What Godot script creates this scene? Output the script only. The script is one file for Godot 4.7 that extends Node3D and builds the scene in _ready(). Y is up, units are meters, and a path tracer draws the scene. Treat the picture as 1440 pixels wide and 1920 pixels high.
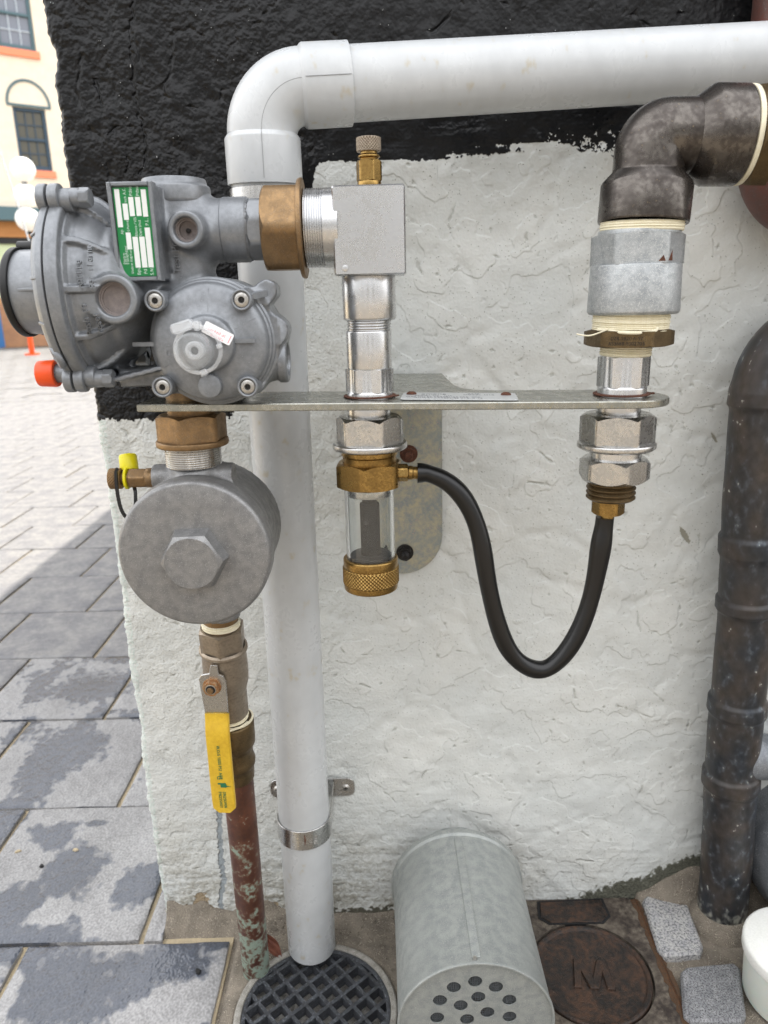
extends Node3D
# ---------------------------------------------------------------- mesh helpers
class MB:
	var v := PackedVector3Array()
	var n := PackedVector3Array()
	var uv := PackedVector2Array()
	var ix := PackedInt32Array()
	func p(a: Vector3, nn: Vector3, u := Vector2.ZERO) -> int:
		v.append(a)
		n.append(nn)
		uv.append(u)
		return v.size() - 1
	func t(a: int, b: int, c: int) -> void:
		ix.append(a)
		ix.append(b)
		ix.append(c)
	func q(a: int, b: int, c: int, d: int) -> void:
		t(a, b, c)
		t(a, c, d)

var M := {}
var used := {}
var by_blot: PackedByteArray
var by_mid: PackedByteArray
var by_fine: PackedByteArray
var tex_mid: ImageTexture
var tex_fine: ImageTexture
var tex_blot: ImageTexture
const TS := 384

func ax(o: Vector3, d: Vector3) -> Transform3D:   # a frame whose Y runs along d
	var y := d.normalized()
	var ref := Vector3(0, 0, 1) if absf(y.z) < 0.9 else Vector3(0, 1, 0)
	var x := ref.cross(y).normalized() if absf(y.z) < 0.9 else y.cross(ref).normalized()
	if absf(y.z) >= 0.9:
		x = Vector3(1, 0, 0)
		x = (x - y * x.dot(y)).normalized()
	var z := x.cross(y).normalized()
	return Transform3D(Basis(x, y, z), o)

func bev(prof: Array, b: float) -> Array:
	var out := [prof[0]]
	for i in range(1, prof.size() - 1):
		var p: Vector2 = prof[i]
		var d0: Vector2 = p - prof[i - 1]
		var d1: Vector2 = prof[i + 1] - p
		if d0.length() < 1e-7 or d1.length() < 1e-7 or absf(d0.angle_to(d1)) < 0.55:
			out.append(p)
			continue
		var l: float = minf(b, minf(d0.length(), d1.length()) * 0.45)
		var a := p - d0.normalized() * l
		var c := p + d1.normalized() * l
		out.append(a)
		out.append(a * 0.25 + p * 0.5 + c * 0.25)
		out.append(c)
	out.append(prof[prof.size() - 1])
	return out

func lathe(m: MB, xf: Transform3D, prof0: Array, seg := 48, b := 0.0, thr := 0.75) -> void:
	var prof := bev(prof0, b) if b > 0.0 else prof0
	var sn := []
	for i in prof.size() - 1:
		var d: Vector2 = prof[i + 1] - prof[i]
		sn.append(Vector2(d.y, -d.x).normalized())
	var run := 0.0
	for s in sn.size():
		var na: Vector2 = sn[s]
		var nb: Vector2 = sn[s]
		if s > 0 and absf(na.angle_to(sn[s - 1])) < thr:
			na = (na + sn[s - 1]).normalized()
		if s < sn.size() - 1 and absf(nb.angle_to(sn[s + 1])) < thr:
			nb = (nb + sn[s + 1]).normalized()
		var p0: Vector2 = prof[s]
		var p1: Vector2 = prof[s + 1]
		var l := p0.distance_to(p1)
		var base := m.v.size()
		for j in seg + 1:
			var a := TAU * j / seg
			var dir := Vector3(cos(a), 0, sin(a))
			m.p(xf * (dir * p0.x + Vector3(0, p0.y, 0)), xf.basis * (dir * na.x + Vector3(0, na.y, 0)), Vector2(float(j) / seg, run))
			m.p(xf * (dir * p1.x + Vector3(0, p1.y, 0)), xf.basis * (dir * nb.x + Vector3(0, nb.y, 0)), Vector2(float(j) / seg, run + l))
		for j in seg:
			var k := base + 2 * j
			if p0.x < 1e-6:
				m.t(k, k + 1, k + 3)
			elif p1.x < 1e-6:
				m.t(k, k + 1, k + 2)
			else:
				m.q(k, k + 1, k + 3, k + 2)
		run += l

func cyl(m: MB, a: Vector3, c: Vector3, r0: float, r1 := -1.0, b := 0.0006, seg := 40) -> void:
	var l := a.distance_to(c)
	lathe(m, ax(a, c - a), [Vector2(0, 0), Vector2(r0, 0), Vector2(r0 if r1 < 0 else r1, l), Vector2(0, l)], seg, b)

func hexm(m: MB, xf: Transform3D, af: float, h: float, ct := 0.0, cb := 0.0, sides := 6, rot := 0.0) -> void:
	var a := af / 2.0
	var big := a / cos(PI / sides)
	var sub := 6
	for s in sides:
		var mid := rot + TAU * (s + 0.5) / sides
		var nn := xf.basis * Vector3(cos(mid), 0, sin(mid))
		for end in 2:
			var yc: float = h if end else 0.0
			var fan := m.p(xf * Vector3(0, yc, 0), xf.basis * Vector3(0, 1.0 if end else -1.0, 0))
			for k in sub:
				var idx := []
				for kk in [k, k + 1]:
					var ph: float = TAU / sides * (float(kk) / sub - 0.5)
					var rho := a / cos(ph)
					var th := mid + ph
					var dir := Vector3(cos(th), 0, sin(th))
					var drop: float = (ct if end else cb) * (rho - a) / (big - a)
					var yb := h - drop if end else drop
					var cn := (dir * 0.5 + Vector3(0, 0.85 if end else -0.85, 0)).normalized()
					idx.append([m.p(xf * (dir * rho + Vector3(0, yb, 0)), xf.basis * cn), m.p(xf * (dir * (a * 0.995) + Vector3(0, yc, 0)), xf.basis * cn), m.p(xf * (dir * (a * 0.995) + Vector3(0, yc, 0)), xf.basis * Vector3(0, 1.0 if end else -1.0, 0))])
				m.q(idx[0][0], idx[0][1], idx[1][1], idx[1][0])
				m.t(fan, idx[0][2], idx[1][2])
		var bi := m.v.size()
		for k in sub + 1:
			var ph: float = TAU / sides * (float(k) / sub - 0.5)
			var rho := a / cos(ph)
			var dir := Vector3(cos(mid + ph), 0, sin(mid + ph))
			# a slight roll of the normal towards the corners softens the edges
			var soft := (nn + (xf.basis * dir - nn) * (1.0 if k == 0 or k == sub else 0.0)).normalized()
			m.p(xf * (dir * rho + Vector3(0, cb * (rho - a) / (big - a), 0)), soft)
			m.p(xf * (dir * rho + Vector3(0, h - ct * (rho - a) / (big - a), 0)), soft)
		for k in sub:
			m.q(bi + 2 * k, bi + 2 * k + 1, bi + 2 * k + 3, bi + 2 * k + 2)

func smooth_path(pts: Array, per := 8) -> Array:
	var out := []
	for i in pts.size() - 1:
		var a: Vector3 = pts[maxi(i - 1, 0)]
		var b: Vector3 = pts[i]
		var c: Vector3 = pts[i + 1]
		var d: Vector3 = pts[mini(i + 2, pts.size() - 1)]
		for k in per:
			var t := float(k) / per
			out.append(0.5 * ((2.0 * b) + (c - a) * t + (2.0 * a - 5.0 * b + 4.0 * c - d) * t * t + (3.0 * b - a - 3.0 * c + d) * t * t * t))
	out.append(pts[pts.size() - 1])
	return out

func tube(m: MB, pts: Array, rad, seg := 24, caps := true) -> void:
	var x := Vector3.ZERO
	var rings := []
	var run := 0.0
	for i in pts.size():
		var tg: Vector3 = (pts[mini(i + 1, pts.size() - 1)] - pts[maxi(i - 1, 0)]).normalized()
		if i == 0:
			x = tg.cross(Vector3(0.31, 0.2, 0.93)).normalized()
		else:
			x = (x - tg * x.dot(tg)).normalized()
			run += pts[i].distance_to(pts[i - 1])
		var y := tg.cross(x)
		var r: float = rad[i] if rad is Array else rad
		var slope := 0.0
		if rad is Array:
			var i0: int = maxi(i - 1, 0)
			var i1: int = mini(i + 1, pts.size() - 1)
			slope = (rad[i1] - rad[i0]) / maxf(pts[i1].distance_to(pts[i0]), 1e-6)
		var b := m.v.size()
		for j in seg + 1:
			var d := x * cos(TAU * j / seg) + y * sin(TAU * j / seg)
			m.p(pts[i] + d * r, (d - tg * slope).normalized(), Vector2(float(j) / seg, run))
		rings.append(b)
		if caps and (i == 0 or i == pts.size() - 1):
			var nn := -tg if i == 0 else tg
			var cc := m.p(pts[i], nn)
			var e := m.v.size()
			for j in seg + 1:
				m.p(m.v[b + j], nn)
			for j in seg:
				m.t(cc, e + j, e + j + 1)
	for i in pts.size() - 1:
		for j in seg:
			m.q(rings[i] + j, rings[i] + j + 1, rings[i + 1] + j + 1, rings[i + 1] + j)

func extr(m: MB, xf: Transform3D, poly: PackedVector2Array, h: float, b := 0.0005) -> void:   # outline in local x, y; from z = 0 to z = h
	var k := poly.size()
	var area := 0.0
	for i in k:
		area += poly[i].cross(poly[(i + 1) % k])
	if area < 0:
		poly.reverse()
	var en := []
	for i in k:
		var d := (poly[(i + 1) % k] - poly[i]).normalized()
		en.append(Vector2(d.y, -d.x))
	var ins := PackedVector2Array()
	for i in k:
		var a: Vector2 = en[(i + k - 1) % k]
		var c: Vector2 = en[i]
		var bis := (a + c).normalized()
		ins.append(poly[i] - bis * (b / maxf(bis.dot(c), 0.4)))
	var tri := Geometry2D.triangulate_polygon(ins)
	for e in 2:
		var z: float = h if e else 0.0
		var nn := xf.basis * Vector3(0, 0, 1.0 if e else -1.0)
		var s := m.v.size()
		for i in k:
			m.p(xf * Vector3(ins[i].x, ins[i].y, z), nn, ins[i])
		for i in range(0, tri.size(), 3):
			m.t(s + tri[i], s + tri[i + 1], s + tri[i + 2])
	for i in k:
		var j := (i + 1) % k
		var na: Vector2 = en[i]
		var nb: Vector2 = en[i]
		if na.dot(en[(i + k - 1) % k]) > 0.8:
			na = (na + en[(i + k - 1) % k]).normalized()
		if nb.dot(en[j]) > 0.8:
			nb = (nb + en[j]).normalized()
		var rows := [[ins, 0.0, -0.7], [poly, b, 0.0], [poly, h - b, 0.0], [ins, h, 0.7]]
		for r in 3:
			var q := []
			for w in [[i, na, r], [j, nb, r], [j, nb, r + 1], [i, na, r + 1]]:
				var row: Array = rows[w[2]]
				var p2: Vector2 = row[0][w[0]]
				var nz: float = [-0.7, 0.0, 0.7][r]
				q.append(m.p(xf * Vector3(p2.x, p2.y, row[1]), (xf.basis * Vector3(w[1].x, w[1].y, nz)).normalized(), p2))
			m.q(q[0], q[1], q[2], q[3])

func rrect(x0: float, y0: float, x1: float, y1: float, r := 0.0, seg := 4) -> PackedVector2Array:
	if r <= 0.0:
		return PackedVector2Array([Vector2(x0, y0), Vector2(x1, y0), Vector2(x1, y1), Vector2(x0, y1)])
	var o := PackedVector2Array()
	for c in [[x1 - r, y0 + r, -PI / 2], [x1 - r, y1 - r, 0.0], [x0 + r, y1 - r, PI / 2], [x0 + r, y0 + r, PI]]:
		for k in seg + 1:
			var a: float = c[2] + PI / 2 * k / seg
			o.append(Vector2(c[0] + r * cos(a), c[1] + r * sin(a)))
	return o

func box(m: MB, lo: Vector3, hi: Vector3, b := 0.0008) -> void:
	extr(m, Transform3D(Basis.IDENTITY, Vector3(0, 0, lo.z)), rrect(lo.x, lo.y, hi.x, hi.y), hi.z - lo.z, b)

func bar(m: MB, a: Vector3, c: Vector3, w: float, h: float, up := Vector3.UP, b := 0.0005) -> void:
	var d := (c - a).normalized()
	var x := up.cross(d).normalized()
	extr(m, Transform3D(Basis(x, d.cross(x), d), a), rrect(-w / 2, -h / 2, w / 2, h / 2), a.distance_to(c), b)

func grid(m: MB, nu: int, nv: int, f: Callable, flip := false) -> void:
	var s := m.v.size()
	for j in nv + 1:
		for i in nu + 1:
			var r = f.call(i, j)
			m.p(r[0], Vector3.ZERO, r[1])
	for j in nv + 1:
		for i in nu + 1:
			var du := m.v[s + j * (nu + 1) + mini(i + 1, nu)] - m.v[s + j * (nu + 1) + maxi(i - 1, 0)]
			var dv := m.v[s + mini(j + 1, nv) * (nu + 1) + i] - m.v[s + maxi(j - 1, 0) * (nu + 1) + i]
			var nn := du.cross(dv).normalized()
			m.n[s + j * (nu + 1) + i] = -nn if flip else nn
	for j in nv:
		for i in nu:
			var a := s + j * (nu + 1) + i
			m.q(a, a + 1, a + nu + 2, a + nu + 1)

func knurl(m: MB, xf: Transform3D, r: float, h: float, cells: int, amp: float, twist := 1.0) -> void:
	var nu := cells * 6
	var nv := int(maxf(10.0, h / (TAU * r / cells) * 6.0))
	grid(m, nu, nv, func(i, j):
		var a: float = TAU * i / nu
		var y: float = h * j / nv
		var s: float = a * cells / 2.0
		var t: float = y / r * cells / 2.0 * twist
		var edge := 1.0 if j > 0 and j < nv else 0.0
		var hh := absf(sin(s + t)) * absf(sin(s - t))
		return [xf * (Vector3(cos(a), 0, sin(a)) * (r - amp + amp * 1.6 * sqrt(hh) * edge) + Vector3(0, y, 0)), Vector2(a, y)], true)
	lathe(m, xf, [Vector2(0, 0), Vector2(r - amp, 0)], 40)
	lathe(m, xf, [Vector2(r - amp, h), Vector2(0, h)], 40)

func thread(r: float, y0: float, y1: float, pitch: float, depth: float) -> Array:
	var o := []
	var k := int(round((y1 - y0) / pitch))
	for i in k:
		var y := y0 + (y1 - y0) * i / k
		o.append(Vector2(r - depth, y))
		o.append(Vector2(r, y + pitch * 0.4))
		o.append(Vector2(r, y + pitch * 0.6))
	o.append(Vector2(r - depth, y1))
	return o

func add_text(m: MB, s: String, size: float, depth: float, xf: Transform3D, centred := false) -> void:
	var tm := TextMesh.new()
	var f := SystemFont.new()
	f.font_names = PackedStringArray(["Droid Sans"])
	tm.font = f
	tm.text = s
	tm.font_size = 24
	tm.pixel_size = size / 24.0
	tm.depth = depth
	tm.curve_step = 3.0
	tm.horizontal_alignment = HORIZONTAL_ALIGNMENT_CENTER if centred else HORIZONTAL_ALIGNMENT_LEFT
	if tm.get_surface_count() == 0:
		return
	for sf in tm.get_surface_count():
		var a := tm.surface_get_arrays(sf)
		var vv: PackedVector3Array = a[Mesh.ARRAY_VERTEX]
		var nn: PackedVector3Array = a[Mesh.ARRAY_NORMAL]
		var b := m.v.size()
		for i in vv.size():
			m.p(xf * vv[i], (xf.basis * nn[i]).normalized())
		var ii = a[Mesh.ARRAY_INDEX]
		if ii == null:
			for i in vv.size():
				m.ix.append(b + i)
		else:
			for i in ii:
				m.ix.append(b + i)

func sdf_mesh(m: MB, lo: Vector3, hi: Vector3, cell: float, f: Callable) -> void:
	var bl := 6
	var nb := Vector3i(((hi - lo) / (cell * bl)).ceil())
	var nn := nb * bl + Vector3i.ONE
	var val := PackedFloat32Array()
	val.resize(nn.x * nn.y * nn.z)
	val.fill(1.0)
	var known := PackedByteArray()
	known.resize(val.size())
	var act := []
	for bz in nb.z:
		for by in nb.y:
			for bx in nb.x:
				var c := lo + (Vector3(bx, by, bz) + Vector3.ONE * 0.5) * cell * bl
				var d: float = f.call(c)
				if absf(d) > cell * bl * 1.25:
					continue
				act.append(Vector3i(bx, by, bz))
				for z in range(bz * bl, bz * bl + bl + 1):
					for y in range(by * bl, by * bl + bl + 1):
						for x in range(bx * bl, bx * bl + bl + 1):
							var k := (z * nn.y + y) * nn.x + x
							if known[k] == 0:
								known[k] = 1
								val[k] = f.call(lo + Vector3(x, y, z) * cell)
	var vi := {}
	var sx := 1
	var sy := nn.x
	var sz := nn.x * nn.y
	var off := [0, sx, sy, sx + sy, sz, sx + sz, sy + sz, sx + sy + sz]
	var cor := [Vector3(0, 0, 0), Vector3(1, 0, 0), Vector3(0, 1, 0), Vector3(1, 1, 0), Vector3(0, 0, 1), Vector3(1, 0, 1), Vector3(0, 1, 1), Vector3(1, 1, 1)]
	var edges := [[0, 1], [2, 3], [4, 5], [6, 7], [0, 2], [1, 3], [4, 6], [5, 7], [0, 4], [1, 5], [2, 6], [3, 7]]
	for a in act:
		for z in range(a.z * bl, a.z * bl + bl):
			for y in range(a.y * bl, a.y * bl + bl):
				for x in range(a.x * bl, a.x * bl + bl):
					var k: int = (z * nn.y + y) * nn.x + x
					var neg := 0
					for o in off:
						if val[k + o] < 0.0:
							neg += 1
					if neg == 0 or neg == 8:
						continue
					var s := Vector3.ZERO
					var c := 0
					for e in edges:
						var v0 := val[k + off[e[0]]]
						var v1 := val[k + off[e[1]]]
						if (v0 < 0.0) != (v1 < 0.0):
							var c0: Vector3 = cor[e[0]]
							var c1: Vector3 = cor[e[1]]
							s += c0.lerp(c1, v0 / (v0 - v1))
							c += 1
					var p := lo + (Vector3(x, y, z) + s / c) * cell
					var h := cell * 0.35
					var g := Vector3.ZERO
					for kv in [Vector3(1, -1, -1), Vector3(-1, -1, 1), Vector3(-1, 1, -1), Vector3(1, 1, 1)]:
						g += kv * f.call(p + kv * h)
					vi[k] = m.p(p, g.normalized())
	for k in vi:
		for e in [[sx, sy, sz], [sy, sz, sx], [sz, sx, sy]]:
			if (val[k] < 0.0) != (val[k + e[0]] < 0.0):
				var b: int = k - e[1]
				var c: int = k - e[2]
				var d: int = k - e[1] - e[2]
				if vi.has(b) and vi.has(c) and vi.has(d):
					m.q(vi[k], vi[b], vi[d], vi[c])

func to_mesh(m: MB, at: Vector3, fix := true) -> ArrayMesh:
	var v := m.v
	if at != Vector3.ZERO:
		for i in v.size():
			v[i] -= at
	var ix := m.ix
	if fix:
		for i in range(0, ix.size(), 3):
			var g := (v[ix[i + 1]] - v[ix[i]]).cross(v[ix[i + 2]] - v[ix[i]])
			if g.dot(m.n[ix[i]] + m.n[ix[i + 1]] + m.n[ix[i + 2]]) > 0.0:
				var s := ix[i + 1]
				ix[i + 1] = ix[i + 2]
				ix[i + 2] = s
	var a := []
	a.resize(Mesh.ARRAY_MAX)
	a[Mesh.ARRAY_VERTEX] = v
	a[Mesh.ARRAY_NORMAL] = m.n
	a[Mesh.ARRAY_TEX_UV] = m.uv
	a[Mesh.ARRAY_INDEX] = ix
	var am := ArrayMesh.new()
	am.add_surface_from_arrays(Mesh.PRIMITIVE_TRIANGLES, a)
	return am

# ---------------------------------------------------------------- objects
func numbered(s: String) -> String:
	used[s] = used.get(s, -1) + 1
	return s if used[s] == 0 else "%s_%03d" % [s, used[s]]

func thing(called: String, label: String, category: String, at := Vector3.ZERO, group := "") -> Node3D:
	var o := Node3D.new()
	o.name = numbered(called)
	add_child(o)
	o.position = at
	o.set_meta("label", label)
	o.set_meta("category", category)
	if group:
		o.set_meta("group", group)
	return o

func structure(called: String) -> Node3D:
	var o := Node3D.new()
	o.name = called
	add_child(o)
	o.set_meta("kind", "structure")
	return o

func where(o: Node3D) -> Vector3:
	return o.position + (where(o.get_parent()) if o.get_parent() is Node3D and o.get_parent() != self else Vector3.ZERO)

func part(o: Node3D, called: String, m: MB, material: Material, local := false, fix := true) -> MeshInstance3D:
	var mi := MeshInstance3D.new()
	mi.mesh = to_mesh(m, Vector3.ZERO if local else where(o), fix)
	mi.material_override = material
	var k := 0
	for c in o.get_children():
		if str(c.name) == called or str(c.name).begins_with(called + "_0"):
			k += 1
	mi.name = called if k == 0 else "%s_%03d" % [called, k]
	o.add_child(mi, true)
	return mi

# ---------------------------------------------------------------- materials
func plain(c: Color, rough := 0.6, metal := 0.0) -> StandardMaterial3D:
	var m := StandardMaterial3D.new()
	m.albedo_color = c
	m.roughness = rough
	m.metallic = metal
	return m

func c8(r: int, g: int, b: int) -> Color:
	return Color(r / 255.0, g / 255.0, b / 255.0)

# three colours (sRGB): ground tone, blotches, flecks; tile in metres; relief in mm
func tmat(c0: Color, c1: Color, c2: Color, rough: float, rvar: float, metal: float, tile: float, relief := 0.0, fleck := 0.62, stretch := Vector3.ONE, fine_relief := true, grainy := 0.08, fw := 0.55) -> StandardMaterial3D:
	var data := PackedByteArray()
	data.resize(TS * TS * 4)
	for i in TS * TS:
		var bt := by_blot[i] / 255.0
		var md := by_mid[i] / 255.0
		var fn := by_fine[i] / 255.0
		var k := clampf((bt * 0.5 + md * 0.5 - 0.5) * 2.2 + 0.5, 0.0, 1.0)
		var c := c0.lerp(c1, k)
		var fl := clampf((fn * fw + md * (1.0 - fw) - fleck) * 9.0, 0.0, 1.0)
		c = c.lerp(c2, fl)
		var sh := 1.0 - grainy * 0.5 + grainy * fn
		data[i * 4] = clampi(int(c.r * sh * 255.0), 0, 255)
		data[i * 4 + 1] = clampi(int(c.g * sh * 255.0), 0, 255)
		data[i * 4 + 2] = clampi(int(c.b * sh * 255.0), 0, 255)
		data[i * 4 + 3] = clampi(int((rough + rvar * (k - 0.5) + rvar * (fl * 0.8) + rvar * 0.5 * (fn - 0.5)) * 255.0), 8, 255)
	var tx := ImageTexture.create_from_image(Image.create_from_data(TS, TS, false, Image.FORMAT_RGBA8, data))
	var m := StandardMaterial3D.new()
	m.albedo_texture = tx
	m.roughness = 1.0
	m.roughness_texture = tx
	m.roughness_texture_channel = BaseMaterial3D.TEXTURE_CHANNEL_ALPHA
	m.metallic = metal
	m.uv1_triplanar = true
	m.uv1_world_triplanar = true
	m.uv1_scale = Vector3.ONE / tile * stretch
	m.uv1_triplanar_sharpness = 4.0
	if relief > 0.0:
		m.heightmap_enabled = true
		m.heightmap_texture = tex_fine if fine_relief else tex_mid
		m.heightmap_scale = relief * 0.1
	return m

func noise(freq: float, s: int, kind := FastNoiseLite.TYPE_SIMPLEX_SMOOTH, oct := 3) -> FastNoiseLite:
	var n := FastNoiseLite.new()
	n.seed = s
	n.noise_type = kind
	n.frequency = freq
	n.fractal_octaves = oct
	if oct <= 1:
		n.fractal_type = FastNoiseLite.FRACTAL_NONE
	return n

func seam(freq: float, s: int, oct: int) -> Image:
	var im := noise(freq, s, FastNoiseLite.TYPE_SIMPLEX_SMOOTH, oct).get_seamless_image(TS, TS, false, false, 0.25, true)
	im.convert(Image.FORMAT_L8)
	return im

func make_materials() -> void:
	var a := seam(0.012, 5, 4)
	var b := seam(0.05, 6, 4)
	var c := seam(0.22, 7, 2)
	by_blot = a.get_data()
	by_mid = b.get_data()
	by_fine = c.get_data()
	tex_blot = ImageTexture.create_from_image(a)
	tex_mid = ImageTexture.create_from_image(b)
	tex_fine = ImageTexture.create_from_image(c)
	M.pvc = tmat(c8(198, 201, 203), c8(188, 191, 193), c8(184, 179, 166), 0.30, 0.08, 0.0, 0.50, 0.0, 0.74, Vector3(1.0, 0.7, 1.0), true, 0.01, 0.1)
	M.cast = tmat(c8(136, 139, 143), c8(120, 123, 127), c8(154, 157, 160), 0.40, 0.14, 0.45, 0.10, 0.05, 0.72)
	M.cast_light = tmat(c8(140, 143, 147), c8(130, 133, 137), c8(108, 110, 112), 0.38, 0.14, 0.45, 0.10, 0.04, 0.74)
	M.raw = tmat(c8(140, 140, 140), c8(116, 116, 117), c8(172, 172, 170), 0.46, 0.16, 0.6, 0.06, 0.05, 0.58)
	M.alu = tmat(c8(216, 216, 216), c8(206, 207, 209), c8(228, 228, 226), 0.28, 0.05, 1.0, 0.12, 0.0, 0.80, Vector3.ONE, true, 0.03)
	M.nickel = tmat(c8(208, 207, 205), c8(186, 185, 183), c8(130, 122, 110), 0.28, 0.16, 1.0, 0.08, 0.015, 0.72)
	M.zinc = tmat(c8(176, 180, 182), c8(140, 145, 148), c8(212, 213, 212), 0.46, 0.2, 0.7, 0.05, 0.06, 0.53)
	M.brass_dull = tmat(c8(150, 122, 88), c8(124, 102, 76), c8(172, 150, 124), 0.46, 0.2, 0.85, 0.07, 0.06, 0.62)
	M.brass = tmat(c8(166, 136, 82), c8(140, 112, 66), c8(104, 82, 50), 0.32, 0.2, 1.0, 0.06, 0.03, 0.66)
	M.brass_grey = tmat(c8(158, 146, 130), c8(140, 128, 114), c8(104, 90, 72), 0.42, 0.16, 0.75, 0.08, 0.05, 0.7)
	M.brass_old = tmat(c8(112, 94, 66), c8(84, 70, 50), c8(140, 124, 96), 0.44, 0.2, 0.8, 0.06, 0.07, 0.62)
	M.bronze = tmat(c8(106, 101, 96), c8(68, 63, 60), c8(140, 126, 104), 0.29, 0.18, 0.82, 0.13, 0.03, 0.75, Vector3.ONE, true, 0.10, 0.25)
	M.bracket = tmat(c8(172, 171, 162), c8(146, 147, 141), c8(186, 172, 136), 0.30, 0.16, 0.9, 0.10, 0.03, 0.64)
	M.plated = tmat(c8(170, 166, 148), c8(136, 146, 150), c8(184, 158, 150), 0.42, 0.14, 0.7, 0.14, 0.03, 0.66)
	M.steel = tmat(c8(196, 194, 190), c8(170, 167, 162), c8(130, 120, 108), 0.34, 0.16, 0.95, 0.06, 0.03, 0.70)
	M.black_steel = tmat(c8(42, 40, 39), c8(32, 31, 31), c8(76, 66, 56), 0.45, 0.15, 0.6, 0.05, 0.06, 0.66)
	M.rust = tmat(c8(92, 54, 38), c8(62, 38, 30), c8(150, 92, 54), 0.85, 0.1, 0.0, 0.03, 0.2, 0.6)
	M.tape = tmat(c8(232, 226, 204), c8(222, 214, 186), c8(186, 170, 128), 0.62, 0.1, 0.0, 0.03, 0.12, 0.68)
	M.galv = tmat(c8(164, 167, 164), c8(138, 143, 142), c8(194, 195, 190), 0.50, 0.14, 0.40, 0.075, 0.01, 0.60)
	M.galv_dark = tmat(c8(132, 136, 140), c8(104, 108, 114), c8(168, 170, 172), 0.52, 0.14, 0.5, 0.12, 0.03, 0.58, Vector3(2, 1, 1))
	M.mortar = tmat(c8(134, 125, 112), c8(98, 91, 82), c8(168, 158, 142), 0.93, 0.05, 0.0, 0.16, 1.6, 0.58)
	M.grout = tmat(c8(188, 172, 142), c8(166, 152, 128), c8(204, 190, 160), 0.95, 0.04, 0.0, 0.10, 1.0, 0.6)
	M.granite = tmat(c8(190, 188, 184), c8(164, 164, 166), c8(70, 70, 74), 0.7, 0.1, 0.0, 0.085, 0.7, 0.535)
	M.granite_dark = tmat(c8(136, 137, 140), c8(176, 176, 176), c8(48, 48, 52), 0.7, 0.1, 0.0, 0.060, 0.7, 0.50)
	M.iron = tmat(c8(30, 26, 24), c8(76, 54, 40), c8(96, 84, 72), 0.62, 0.25, 0.1, 0.22, 0.8, 0.80, Vector3.ONE, true, 0.12, 0.18)
	M.iron_frame = tmat(c8(46, 38, 33), c8(104, 96, 85), c8(122, 116, 106), 0.8, 0.2, 0.0, 0.20, 0.9, 0.78, Vector3.ONE, true, 0.14, 0.2)
	M.rust_line = tmat(c8(112, 66, 36), c8(72, 44, 28), c8(150, 98, 52), 0.9, 0.05, 0.0, 0.04, 0.8, 0.58)
	M.copper_dark = tmat(c8(96, 74, 68), c8(66, 62, 68), c8(122, 88, 68), 0.44, 0.14, 0.55, 0.16, 0.05, 0.64, Vector3(0.7, 1.6, 0.7))
	M.grate = tmat(c8(44, 45, 48), c8(62, 65, 70), c8(120, 124, 130), 0.5, 0.2, 0.0, 0.10, 0.25, 0.62)
	M.rubber = plain(c8(10, 10, 11), 0.30)
	M.black_plastic = plain(c8(17, 18, 19), 0.45)
	M.dead_black = plain(c8(12, 13, 13), 0.9)
	M.dead_black.metallic_specular = 0.1
	M.hole = plain(c8(20, 20, 21), 0.8)
	M.plug_face = tmat(c8(142, 132, 128), c8(126, 118, 116), c8(160, 150, 146), 0.7, 0.1, 0.2, 0.03, 0.1, 0.66)
	M.orange = plain(c8(238, 82, 22), 0.38)
	M.yellow_sleeve = tmat(c8(208, 172, 46), c8(194, 156, 36), c8(150, 120, 30), 0.42, 0.1, 0.0, 0.12, 0.04, 0.80)
	M.yellow_cap = plain(c8(232, 220, 20), 0.35)
	M.yellow_cap.backlight_enabled = true
	M.yellow_cap.backlight = c8(110, 105, 10)
	M.green_print = plain(c8(28, 104, 70), 0.5)
	M.green = plain(c8(18, 122, 62), 0.28)
	M.white_print = plain(c8(226, 228, 226), 0.4)
	M.pale_print = plain(c8(205, 222, 210), 0.4)
	M.grey_print = plain(c8(92, 94, 100), 0.5)
	M.blue_print = plain(c8(70, 140, 190), 0.5)
	M.pink_print = plain(c8(214, 90, 100), 0.5)
	M.paper = plain(c8(228, 226, 226), 0.5)
	M.clear = plain(Color(0.93, 0.95, 0.96, 0.16), 0.08)
	M.clear.transparency = BaseMaterial3D.TRANSPARENCY_ALPHA
	M.frost = plain(Color(0.93, 0.94, 0.95, 0.30), 0.22)
	M.frost.transparency = BaseMaterial3D.TRANSPARENCY_ALPHA
	M.glass = plain(Color(0.97, 0.98, 0.98, 0.02), 0.02)
	M.glass.refraction_enabled = true
	M.glass.refraction_scale = 0.048
	M.glass.metallic_specular = 0.35
	M.glass.transparency = BaseMaterial3D.TRANSPARENCY_ALPHA
	M.bottle = plain(c8(212, 216, 208), 0.45)
	M.bottle.subsurf_scatter_enabled = true
	M.bottle.subsurf_scatter_strength = 0.3
	M.lid = tmat(c8(236, 236, 232), c8(230, 230, 224), c8(200, 184, 158), 0.4, 0.05, 0.0, 0.3, 0.02, 0.8)
	M.cream = tmat(c8(226, 214, 196), c8(220, 207, 188), c8(212, 198, 178), 0.9, 0.05, 0.0, 4.0, 2.0, 0.7)
	M.trim = plain(c8(72, 98, 106), 0.55)
	M.navy = plain(c8(44, 66, 84), 0.5)
	M.coral = plain(c8(232, 138, 104), 0.8)
	M.bar_white = plain(c8(176, 186, 196), 0.5)
	M.pane_sky = plain(c8(112, 118, 130), 0.12)  # upper panes, with the reflected sky put into their colour
	M.pane = plain(c8(70, 68, 56), 0.12)
	M.globe = plain(c8(240, 240, 238), 0.35)
	M.globe.backlight_enabled = true
	M.globe.backlight = c8(120, 120, 118)
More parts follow.
